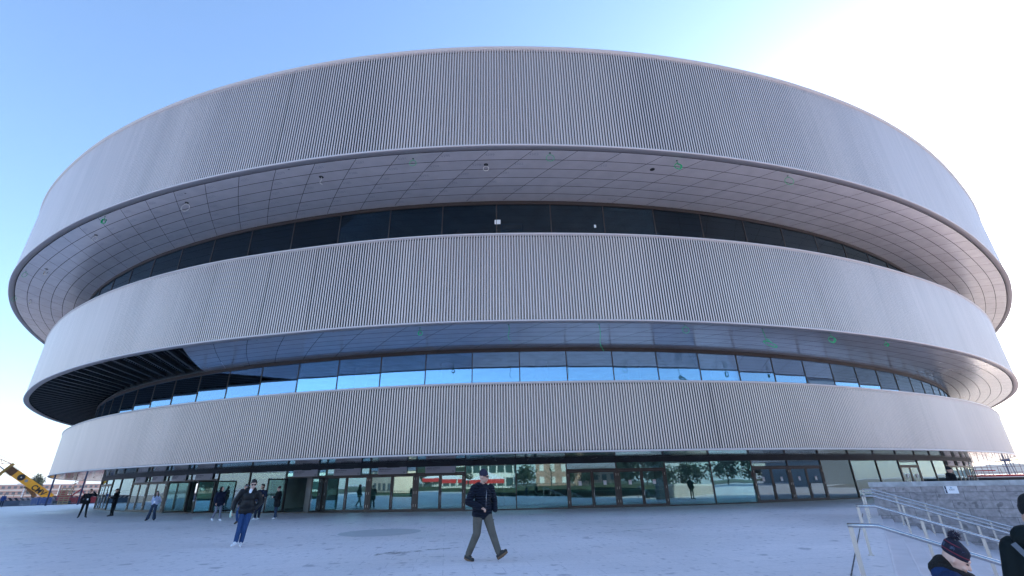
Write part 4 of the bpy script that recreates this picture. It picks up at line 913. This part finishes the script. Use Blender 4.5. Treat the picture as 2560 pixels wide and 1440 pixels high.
# more distant pale blocks
far = mat('hazy_block', (.50, .47, .5), .9, 0, (.1, .05))
for x, h, w, lb in ((20, 10.5, 10, 'small white block rising behind the brick row'),):
    P0 = frame_at(-44.5, 620)[0]; o = empty('far_block', P0, R(40), lb, 'building'); mb = MB(); mb.box((0, 0, h / 2), (w, 12, h)); mb.build('wall', far, o); mb = MB(); mb.box((0, 0, h + .2), (w + .5, 12.5, .4)); mb.build('roof', roofm, o)

# yellow drilling boom with lattice jib
A, rx, fw = frame_at(-46, 120); K_ = 1.667
def CP(t, z, d=0): return A + rx * t * K_ + Vector((0, 0, 1.55 + (z - 1.55) * K_)) + fw * d
crane = empty('drilling_rig', A, 0, 'yellow drilling rig mast lowered at a slant, with red lattice jib and black letters', 'construction machine')
off = -A
yel = mat('yellow_paint', (.95, .44, .015), .4, 0, (1, .12)); rust = mat('rusty_brown', (.22, .10, .03), .8, 0, (3, .3)); redst = mat('red_lattice', (.42, .06, .07), .6)
p0, p1 = CP(.78, 3.62), CP(4.1, 1.22); d = (p1 - p0).normalized(); up = Vector((0, 0, 1)); side = d.cross(fw).normalized()
def blk_(mb, a, b, w, t): 
    mb.beam(a + off, b + off, w, t, fw)
mb = MB(); blk_(mb, p0, p1, 1.15, 1.0); mb.build('mast', yel, crane)
mb = MB()
for i in range(9): q = p0 - d * (i * .14); mb.beam(q + side * .68 + off, q - side * .68 + off, .05, 1.15, fw)
blk_(mb, p0, p0 - d * 1.2, 1.05, .9); mb.build('mast_grille', rust, crane)
mb = MB(); a_ = p0 - d * 1.35; mb.beam(a_ + side * .9 + off, a_ - side * 1.1 + off, .45, .9, fw)
mb.tube([a_ - side * 1.2 - fw * .5 + off, a_ - side * 1.2 + fw * .5 + off], .3, 12); mb.build('mast_head', mat('ochre_metal', (.40, .22, .04), .6), crane)
def disc(cn, r, m, nm):
    mb = MB(); mb.tube([cn - fw * .08 + off, cn + off], r, 28); mb.build(nm, m, crane)
q = p0 + d * 1.15 - fw * .52; disc(q, .50, M['black'], 'pulley'); disc(q - fw * .1, .09, M['paper'], 'pulley_hub'); disc(p0 + d * 2.1 - fw * .52, .22, mat('grey_disc', (.3, .32, .33), .5), 'drum')
TM = Matrix((d, -side if (-side).z > 0 else side, (d.cross(-side if (-side).z > 0 else side)))).transposed().to_4x4()
text_obj('CMV', 1.1, 'mast_letters', M['black'], crane, Matrix.Translation(p0 + d * 3.45 - fw * .52 + off + Vector((0, 0, -.10))) @ TM @ Matrix.Translation((-.1, -.38, 0)), .01, bold=.03)
mb = MB(); top = [CP(-.9, 5.05), CP(.2, 4.57), CP(.55, 3.75)]; bot = [CP(-.9, 4.40), CP(.1, 3.62 + .0), CP(.45, 3.45)]
mb.beam(CP(-1.2, 5.2) + off, CP(.22, 4.55) + off, .09); mb.beam(CP(.22, 4.55) + off, CP(.72, 3.85) + off, .09); mb.beam(CP(-1.2, 4.42) + off, CP(.22, 4.55) + off, .07)
mb.beam(CP(.22, 4.55) + off, CP(.10, 4.02) + off, .07); mb.beam(CP(.72, 3.85) + off, CP(.10, 4.02) + off, .05); mb.beam(CP(.5, 4.15) + off, CP(.10, 4.02) + off, .05); mb.beam(CP(.5, 4.15) + off, CP(.35, 3.75) + off, .05)
mb.beam(CP(-.6, 4.95) + off, CP(-.4, 4.5) + off, .06); mb.beam(CP(-.2, 4.75) + off, CP(-.4, 4.5) + off, .06); mb.beam(CP(.72, 3.85) + off, CP(.45, 3.5) + off, .06); mb.build('lattice_jib', redst, crane)
mb = MB(); mb.tube([CP(-.6, 4.35) + off, CP(.15, 3.75) + off], .07, 8); mb.tube([CP(.0, 3.87) + off, CP(.55, 3.40) + off], .11, 8); mb.build('hydraulic_ram', mat('blue_steel', (.05, .07, .2), .5), crane)
mb = MB(); mb.tube([CP(-1.2, 5.5) + off, CP(.3, 4.75) + off, CP(2.3, 3.35) + off], .02, 5); mb.build('hoist_rope', M['black'], crane)
mb = MB(); a_, b_ = CP(2.0, 2.35), CP(2.9, 1.35); mb.beam(a_ + off, b_ + off, .5, .3, fw); mb.beam(CP(2.6, 1.9) + off, CP(3.0, .6) + off, .2, .2); mb.build('support_arm', rust, crane)
mb = MB(); mb.box(CP(4.6, .9, 2) + off, (4.2, 2.8, 1.6), math.atan2(rx.y, rx.x)); mb.build('machine_body', M['dark'], crane)

# hoarding with diagonal tape, barriers, rails
A, rx, fw = frame_at(-46, 112)
hm = bpy.data.materials.new('striped_tape'); hm.use_nodes = True; nt, N_, L_ = nodes(hm); b_ = N_['Principled BSDF']
tc = N_.new('ShaderNodeTexCoord'); mp = N_.new('ShaderNodeMapping'); mp.inputs['Rotation'].default_value = (0, R(40), 0); wv = N_.new('ShaderNodeTexWave'); wv.bands_direction = 'X'; wv.inputs['Scale'].default_value = .62
L_.new(tc.outputs['Object'], mp.inputs[0]); L_.new(mp.outputs[0], wv.inputs['Vector']); cr = N_.new('ShaderNodeValToRGB'); cr.color_ramp.interpolation = 'CONSTANT'; cr.color_ramp.elements[0].color = (.03, .025, .04, 1); cr.color_ramp.elements[1].position = .5; cr.color_ramp.elements[1].color = (.5, .34, .32, 1)
L_.new(wv.outputs['Color'], cr.inputs[0]); L_.new(cr.outputs[0], b_.inputs['Base Color']); b_.inputs['Roughness'].default_value = .7
hd = empty('site_hoarding', A - rx * 8, math.atan2(rx.y, rx.x), 'low blue grey site hoarding with diagonal warning tape behind the barriers', 'fence')
bg = mat('blue_grey_board', (.10, .13, .20), .7, 0, (1, .2))
mb = MB(); mb.box((15, 0, .60), (46, .1, 1.2)); mb.build('board', bg, hd); mb = MB(); mb.box((15, -.07, .98), (46, .03, .42)); mb.build('tape', hm, hd)
mb = MB()
for i in range(24): mb.beam((-8 + i * 2, .1, 0), (-8 + i * 2, .1, 2.0), .05)
mb.beam((-8, .1, 1.95), (38, .1, 1.95), .04); mb.beam((-8, .1, 1.6), (38, .1, 1.6), .03); mb.build('guard_rail', M['dark'], hd)
grey_m = mat('galvanised', (.32, .33, .36), .5, .5); red_m = mat('red_plastic', (.45, .03, .04), .5); blu_m = mat('blue_plastic', (.03, .08, .28), .5)
def barrier(p, rz, m, label):
    o = empty('crowd_barrier', p, rz, label, 'barrier', 'crowd barriers along the far edge of the plaza')
    mb = MB(); mb.tube([(-1.1, 0, .15), (-1.1, 0, 1.08), (1.1, 0, 1.08), (1.1, 0, .15)], .025, 6); mb.beam((-1.1, 0, .22), (1.1, 0, .22), .04)
    for i in range(14): mb.beam((-.98 + i * .15, 0, .22), (-.98 + i * .15, 0, 1.08), .015)
    mb.build('frame', m, o); 
    for x in (-.8, .8): mb = MB(); mb.beam((x, -.35, .02), (x, 0, .3), .04); mb.beam((x, .35, .02), (x, 0, .3), .04); mb.build('foot', grey_m, o)
    return o
bl = [(-74.6, 77.3, .2, grey_m, 'grey crowd barrier at the left edge, behind the person in blue'), (-73.8, 79.8, .5, grey_m, 'grey crowd barrier next to the red board under the rig'), (-73.3, 82.4, .7, grey_m, 'grey crowd barrier in front of the wooden pallet'), (-72.3, 84.5, .6, red_m, 'red crowd barrier leaning among the grey ones'),
      (-71.5, 87.2, .7, grey_m, 'grey crowd barrier right of the red one'), (-70.6, 89.8, .8, grey_m, 'second grey crowd barrier right of the red one'), (-69.6, 92.4, .7, grey_m, 'rightmost grey crowd barrier, beside the guard')]
for x, y, a, m_, lb in bl: barrier((x, y, 0), a, m_, lb)
def board(x, y, w, h, rz, m_, nm, lb, cat, grp=None):
    o = empty(nm, (x, y, 0), rz, lb, cat, grp); mb = MB(); mb.box((0, 0, h / 2 + .1), (w, .08, h)); mb.build('panel', m_, o); mb = MB(); mb.beam((-w / 2, .1, 0), (-w / 2, .1, h), .06); mb.beam((w / 2, .1, 0), (w / 2, .1, h), .06); mb.build('stand', grey_m, o)
board(-75.5, 80.3, 2.4, 1.0, .7, blu_m, 'water_barrier', 'blue plastic site barrier at the left', 'barrier', 'plastic site barriers'); board(-73.9, 83.4, 2.2, .9, .8, red_m, 'water_barrier', 'dark red plastic site barrier under the striped tape', 'barrier', 'plastic site barriers'); board(-72.2, 86.2, 1.8, .9, .6, red_m, 'water_barrier', 'red plastic site barrier left of the slender posts', 'barrier', 'plastic site barriers'); board(-70.0, 91.5, 2.0, 1.0, .8, blu_m, 'water_barrier', 'blue plastic site barrier near the guards', 'barrier', 'plastic site barriers')
# pallets
wood = mat('pallet_wood', (.38, .27, .14), .85, 0, (5, .2))
o = empty('wooden_pallet', (-72.3, 80.6, 0), .7, 'wooden pallet stack standing upright before the hoarding', 'pallet'); 
for z0 in (0, 1.25):
    mb = MB()
    for i in range(4): mb.box((0, -.06, z0 + .12 + i * .32), (1.3, .03, .14))
    for x in (-.55, 0, .55): mb.box((x, 0, z0 + .6), (.12, .09, 1.15))
    mb.build('pallet', wood, o)
# slender dark blue poles and a street lamp
pole_m = mat('blue_pole', (.03, .04, .10), .5)
for (az, D, lb) in ((-42.9, 104, 'left of the two slender dark blue poles under the lower band'), (-40.9, 104, 'right of the two slender dark blue poles under the lower band')):
    A_, _, _ = frame_at(az, D); o = empty('lighting_pole', A_, 0, lb, 'pole', 'slender blue poles'); mb = MB(); mb.cyl((0, 0, 0), .12, 12, 12, .09); mb.build('shaft', pole_m, o); mb = MB(); mb.box((0, 0, 12.1), (1.8, .4, .2)); mb.build('lamp_head', pole_m, o)
A_, _, _ = frame_at(-47.1, 130); o = empty('street_lamp', A_, 0, 'thin pale street lamp before the brick blocks at far left', 'street lamp'); mb = MB(); mb.tube([(0, 0, 0), (0, 0, 4.2), (.3, -.3, 4.6)], .08, 8); mb.build('post', M['paper'], o); mb = MB(); mb.box((.4, -.4, 4.62), (.5, .2, .12)); mb.build('lamp_head', grey_m, o)
# trees
leafm = mat('evergreen_leaf', (.028, .05, .028), .8, 0, (.8, .35)); barkm = mat('bark', (.07, .05, .035), .9)
def tree(p, h, r, label, leaf=leafm, n=1500, name='tree', grp=None, sz=.16, z0=.35):
    o = empty(name, p, random.uniform(0, 6), label, 'tree', grp); rd = random.Random(int(h * 100 + p[0])); mb = MB()
    mb.tube([(0, 0, 0), (.05, 0, h * .4), (0, .05, h * .85)], [h * .025, h * .018, h * .006], 8); tips = []
    for i in range(14):
        a = rd.uniform(0, 6.28); zz = h * rd.uniform(z0, .8); L = r * rd.uniform(.5, 1) * (1 - .5 * abs(zz / h - .5)); tip = Vector((math.cos(a) * L, math.sin(a) * L, zz + L * .5)); mb.tube([(0, 0, zz), tip * .5 + Vector((0, 0, zz * .5)), tip], [h * .01, h * .006, h * .003], 5); tips.append(tip)
    tips.append(Vector((0, 0, h * .92))); mb.build('trunk', barkm, o)
    if n:
        cr_ = MB()
        for i in range(n):
            t = tips[rd.randrange(len(tips))]; v = Vector((rd.gauss(0, 1), rd.gauss(0, 1), rd.gauss(0, .8))) * r * .24; c_ = t * rd.uniform(.75, 1.) + v + Vector((0, 0, h * .02))
            a_ = Vector((rd.gauss(0, 1), rd.gauss(0, 1), rd.gauss(0, 1))).normalized() * sz; b2 = a_.cross(Vector((rd.gauss(0, 1), rd.gauss(0, 1), rd.gauss(0, 1)))).normalized() * sz * .6
            cr_.add([c_ - a_, c_ + b2, c_ + a_, c_ - b2], [(0, 1, 2, 3)])
        cr_.build('crown', leaf, o)
    return o
P0 = frame_at(-43.9, 150)[0]; tree(P0, 5.9, 1.3, 'dark evergreen tree before the brick blocks, right of the yellow mast', n=2200)
P0 = frame_at(-41.5, 150)[0]; tree(P0, 5.2, 1.2, 'bare young tree between the two blue poles', n=0)
# site workers / machinery bits behind the hoarding
o = empty('small_excavator', frame_at(-41.9, 112)[0], .6, 'small red and dark excavator behind the hoarding near the poles', 'excavator')
mb = MB(); mb.box((0, 0, 1.0), (1.6, 1.4, .8)); mb.box((-.2, 0, 1.75), (.9, 1.1, .8)); mb.build('cab', red_m, o); mb = MB(); mb.box((0, 0, .3), (2.2, 1.6, .5)); mb.build('tracks', M['dark'], o); mb = MB(); mb.beam((.8, 0, 1.2), (1.9, 0, 2.3), .2); mb.beam((1.9, 0, 2.3), (2.6, 0, 1.2), .15); mb.build('arm', red_m, o)

# ------------------------------------------------------------------ right background
A, rx, fw = frame_at(48, 92); ra = math.atan2(rx.y, rx.x)
sc_ = empty('scaffold', A, ra, 'low red and grey construction scaffold frames beyond the stone wall at far right', 'scaffold')
mb = MB(); rd = random.Random(5)
for i in range(16):
    x = -9.5 + i * .45; h = rd.uniform(2.0, 3.4); mb.beam((x, rd.uniform(0, 2), 0), (x + rd.uniform(-.2, .2), 1, h), .06)
mb.beam((-9.5, 1, 2.35), (-2.5, 1, 2.45), .06); mb.beam((-9.5, 1, 1.7), (-3, 1, 1.7), .05); mb.build('tubes', mat('scaffold_tube', (.18, .13, .17), .6), sc_)
mb = MB(); mb.box((-6.6, 0, 1.22), (8.4, .3, .42)); mb.box((-8.0, 0, 1.95), (2.2, .2, .12)); mb.build('red_beam', red_m, sc_)
mb = MB(); mb.beam((-5.9, 3, 0), (-5.9, 3, 3.6), .18); mb.beam((-5.2, 3, 0), (-5.5, 3, 3.4), .10); mb.box((-5.8, 3, 3.3), (1.0, .6, .5)); mb.beam((-7.1, 3, 3.05), (-4.6, 3, 3.25), .10); mb.box((-6.3, 2.8, 3.75), (.6, .1, .3)); mb.build('pump_head', mat('steel_blue', (.09, .13, .24), .5), sc_)
dk = empty('dark_hoarding', A - fw * 3, ra, 'long dark low hoarding right behind the stone wall coping', 'fence'); mb = MB(); mb.box((-1, 0, .55), (26, .2, 1.1)); mb.build('board', M['dark'], dk)
mb = MB(); mb.box((1, 0, 1.16), (20, .3, .1)); mb.build('cap_rail', M['paper'], dk)
mf = empty('mesh_fence', A + fw * 6, ra, 'pale wire mesh site fence at the far right edge', 'fence'); mb = MB()
for i in range(12): mb.beam((-5 + i, 0, 0), (-5 + i, 0, 2.4), .035)
for z in (.9, 1.3, 1.7, 2.1, 2.4): mb.beam((-5, 0, z), (7, 0, z), .02)
mb.build('mesh', grey_m, mf)
# hills on the right horizon and low tree line on the left
hl = MB(); hn = 90; D = 1500
for i in range(hn + 1):
    az = R(38 + 30 * i / hn); z = 14 + 7 * math.sin(i * .13) + 4 * math.sin(i * .31 + 1) + random.uniform(-1.0, 1.0)
    for dd, zz in ((0, -2), (0, z), (500, z * .9)): hl.v.append((math.sin(az) * (D + dd), math.cos(az) * (D + dd), zz))
for i in range(hn):
    for k in range(2): hl.f.append((i * 3 + k, i * 3 + 3 + k, i * 3 + 4 + k, i * 3 + 1 + k)); hl.sm.append(False)
tag(hl.build('wooded_hills', mat('wooded_hill', (.07, .075, .06), .95, 0, (.03, .2))), kind='structure')

# ------------------------------------------------------------------ the square behind the camera (seen mirrored in the glass)
wb = empty('office_building', (-22, -72, 0), 0, 'white office building across the square, mirrored in the ground floor glass', 'building')
wmat = mat('white_render', (.72, .72, .70), .7, 0, (.3, .06)); gwin = mat('green_window', (.06, .11, .11), .12, .2)
mb = MB(); mb.box((0, -6, 6.5), (52, 12, 13)); mb.build('wall', wmat, wb)
for i in range(22):
    for z in (2.2, 5.6, 9.0):
        mb = MB(); mb.box((-24.4 + i * 2.32, .03, z), (1.9, .1, 2.1)); mb.build('window', gwin, wb)
pbrick = mat('pale_brick', (.40, .26, .21), .85, 0, (.5, .2))
rb = empty('brick_house', (22, -84, 0), R(8), 'red brick house across the square, mirrored in the doors right of centre', 'building'); mb = MB(); mb.box((0, 0, 4.5), (20, 12, 9)); mb.build('wall', pbrick, rb); mb = MB(); mb.box((0, 0, 9.2), (21, 13, .4)); mb.build('roof', roofm, rb)
for i in range(6):
    for z in (2, 5.2): mb = MB(); mb.box((-8.2 + i * 3.2, 6.03, z), (1.3, .1, 1.8)); mb.build('window', wmat, rb)
for x, lb in ((-34, 'left'), (-26, 'second'), (-18, 'third'), (-10, 'right')):
    t = empty('marquee', (x, -44, 0), 0, f'red and white marquee across the square, {lb} of the row', 'marquee', 'marquees across the square')
    mb = MB(); mb.add([(-3.8, -3, 2.6), (3.8, -3, 2.6), (3.8, 3, 2.6), (-3.8, 3, 2.6), (0, 0, 4.2)], [(0, 1, 4), (1, 2, 4), (2, 3, 4), (3, 0, 4), (3, 2, 1, 0)]); mb.build('canopy', M['paper'], t)
    mb = MB(); mb.box((0, 3.02, 2.2), (7.6, .05, .8)); mb.build('valance', mat('red_banner', (.55, .03, .03), .7), t)
    for sx in (-3.7, 3.7):
        for sy in (-2.9, 2.9): mb = MB(); mb.beam((sx, sy, 0), (sx, sy, 2.6), .1); mb.build('leg', wmat, t)
for i in range(16):
    x = -60 + i * 8.3 + random.uniform(-2, 2); y = -58 - random.uniform(0, 30) if x < 5 else -50 - random.uniform(0, 15)
    tree((x, y, 0), random.uniform(4, 7.5), 2.6, 'tree across the square, mirrored in the ground floor glass', n=900 if i % 3 else 0, grp='trees across the square', sz=.32, z0=.25)
gl_ = empty('grey_block', (72, -60, 0), R(-35), 'grey apartment block across the square to the right', 'building'); mb = MB(); mb.box((0, 0, 9), (22, 14, 18)); mb.build('wall', mat('grey_render', (.3, .32, .36), .8), gl_)
for i in range(8):
    for k in range(5): mb = MB(); mb.box((-9 + i * 2.6, 7.03, 2 + k * 3.3), (1.4, .1, 1.6)); mb.build('window', winm, gl_)
fn = empty('picket_fence', (0, -34, 0), 0, 'dark picket fence across the square, mirrored low in the glass', 'fence'); mb = MB()
for i in range(300): mb.beam((-60 + i * .4, 0, 0), (-60 + i * .4, 0, 1.35), .05)
mb.box((0, 0, 1.2), (120, .06, .06)); mb.build('pickets', M['black'], fn)
mb = MB(); mb.box((0, -.3, .4), (120, .5, .8)); mb.build('hedge_base', leafm, fn)

rd_ = MB(); rd_.quad((-300, -37, .006), (300, -37, .006), (300, -57, .006), (-300, -57, .006)); rd_.f = [tuple(reversed(f)) for f in rd_.f]
tag(rd_.build('road', mat('asphalt', (.045, .045, .05), .8, 0, (.5, .2))), kind='structure')
gs = MB(); gs.quad((-400, -57.02, .008), (400, -57.02, .008), (400, -500, .008), (-400, -500, .008)); gs.f = [tuple(reversed(f)) for f in gs.f]
tag(gs.build('lawn', mat('grass_ground', (.05, .07, .03), .9, 0, (.3, .3))), kind='structure')
for i in range(14):
    x = 28 + i * 7.5 + random.uniform(-2, 2); tree((x, -46 + i * 3.2 - random.uniform(0, 8), 0), random.uniform(4.5, 8), 3.0, 'tree across the square, mirrored in the ground floor glass', n=900, grp='trees across the square', sz=.34, z0=.15)
for (x, y, w_, h_, rz_, m_, lb) in ((105, 10, 26, 20, -60, 'grey', 'grey slab block across the road, mirrored in the right hand glass'), (48, -100, 30, 13, -12, 'brick', 'long red brick block across the road behind the trees'), (-75, -60, 30, 12, 30, 'pale', 'pale apartment block across the square to the left'), (88, -95, 18, 24, -30, 'white', 'white tower block behind the trees across the road')):
    o = empty('city_block', (x, y, 0), R(rz_), lb, 'building'); mm = {'grey': mat('grey_render', (.3, .32, .36), .8), 'brick': pbrick, 'pale': pale, 'white': wmat}[m_]
    mb = MB(); mb.box((0, 0, h_ / 2), (w_, 12, h_)); mb.build('wall', mm, o); mb = MB(); mb.box((0, 0, h_ + .2), (w_ + .6, 12.6, .4)); mb.build('roof', roofm, o)
    for i in range(int(w_ / 3)):
        for k in range(min(3, int(h_ / 3.2))): mb = MB(); mb.box((-w_ / 2 + 1.6 + i * 3, 6.03, 2 + k * 3.2), (1.6, .1, 1.7)); mb.build('window', winm, o)
# things standing inside behind the upper windows
o = empty('work_platform', (.07, 26.1, 12.96), 0, 'blue scissor lift cage standing behind the upper middle window', 'lift'); mb = MB()
for x in (-.65, .65):
    for y in (-.35, .35): mb.beam((x, y, 2.9), (x, y, 3.95), .07)
for z in (2.9, 3.45, 3.95):
    for y in (-.35, .35): mb.beam((-.65, y, z), (.65, y, z), .05)
    for x in (-.65, .65): mb.beam((x, -.35, z), (x, .35, z), .05)
mb.build('cage', mat('lift_blue', (.10, .45, .75), .5), o); mb = MB()
for k in range(3):
    for y in (-.3, .3): z0 = .85 + k * .68; mb.beam((-.6, y, z0), (.6, y, z0 + .68), .06); mb.beam((.6, y, z0), (-.6, y, z0 + .68), .06)
mb.build('scissor_arms', grey_m, o); mb = MB(); mb.box((0, 0, .5), (1.4, .8, .7)); mb.build('chassis', mat('lift_blue_base', (.04, .2, .4), .5), o)
o = empty('white_board', G[1].at(G[1].near(-.86, 24.3), -.03, 16.15), 0, 'small white sheet taped on the upper window above the blue lift', 'sheet'); mb = MB(); mb.box((0, 0, 0), (.36, .01, .30)); mb.build('sheet', M['paper'], o)
o = empty('window_sticker', G[1].at(G[1].near(5.28, 24.5), -.03, 15.92), 0, 'tiny white sticker on the upper window right of the blue lift', 'sticker'); mb = MB(); mb.box((0, 0, 0), (.12, .01, .2)); mb.build('sticker', M['paper'], o)
hz = MB(); hz.box((0, 0, 38), (7600, 7600, 86)); hz = hz.build('haze'); tag(hz, kind='stuff')
vm = bpy.data.materials.new('haze_air'); vm.use_nodes = True; nt, N_, L_ = nodes(vm); N_.remove(N_['Principled BSDF']); pv = N_.new('ShaderNodeVolumePrincipled'); pv.inputs['Color'].default_value = (.80, .88, 1, 1); pv.inputs['Density'].default_value = .0004
L_.new(pv.outputs[0], N_['Material Output'].inputs['Volume']); hz.data.materials.append(vm)
# ------------------------------------------------------------------ light, sky, camera
SUN_AZ, SUN_EL = 45., 21.
w = bpy.data.worlds.new('World'); scene.world = w; w.use_nodes = True; nt = w.node_tree
bg_ = nt.nodes['Background']; sky = nt.nodes.new('ShaderNodeTexSky'); sky.sky_type = 'NISHITA'; sky.sun_disc = False
sky.sun_elevation = R(SUN_EL); sky.sun_rotation = R(SUN_AZ); sky.air_density = 1.0; sky.dust_density = .6; sky.ozone_density = 3.4; sky.altitude = 100
nt.links.new(sky.outputs[0], bg_.inputs[0]); bg_.inputs[1].default_value = .15
sl = bpy.data.lights.new('sun', 'SUN'); sl.energy = 4.0; sl.angle = R(.53); sl.color = (1, .86, .72)
so = bpy.data.objects.new('sun', sl); col.objects.link(so)
dv = Vector((math.sin(R(SUN_AZ)) * math.cos(R(SUN_EL)), math.cos(R(SUN_AZ)) * math.cos(R(SUN_EL)), math.sin(R(SUN_EL))))
so.rotation_euler = dv.to_track_quat('Z', 'Y').to_euler(); so.location = (0, 0, 60)

cam = bpy.data.cameras.new('camera'); cam.sensor_width = 36; cam.lens = 1157.565 / 2560 * 36; cam.clip_start = .05; cam.clip_end = 12000
co = bpy.data.objects.new('camera', cam); col.objects.link(co); co.location = (0, 0, 1.55)
pi_, ro = R(22.970), R(-1.259); fwv = Vector((0, math.cos(pi_), math.sin(pi_))); upv = Vector((0, -math.sin(pi_), math.cos(pi_))); rtv = Vector((1, 0, 0))
r2 = rtv * math.cos(ro) + upv * math.sin(ro); u2 = -rtv * math.sin(ro) + upv * math.cos(ro)
co.rotation_euler = Matrix((r2, u2, -fwv)).transposed().to_euler()
scene.camera = co
scene.view_settings.view_transform = 'Standard'; scene.view_settings.look = 'None'; scene.view_settings.gamma = 1; scene.view_settings.exposure = 1.6
scene.cycles.max_bounces = 8; scene.cycles.transparent_max_bounces = 12; scene.cycles.glossy_bounces = 4; scene.cycles.diffuse_bounces = 3; scene.cycles.use_denoising = True
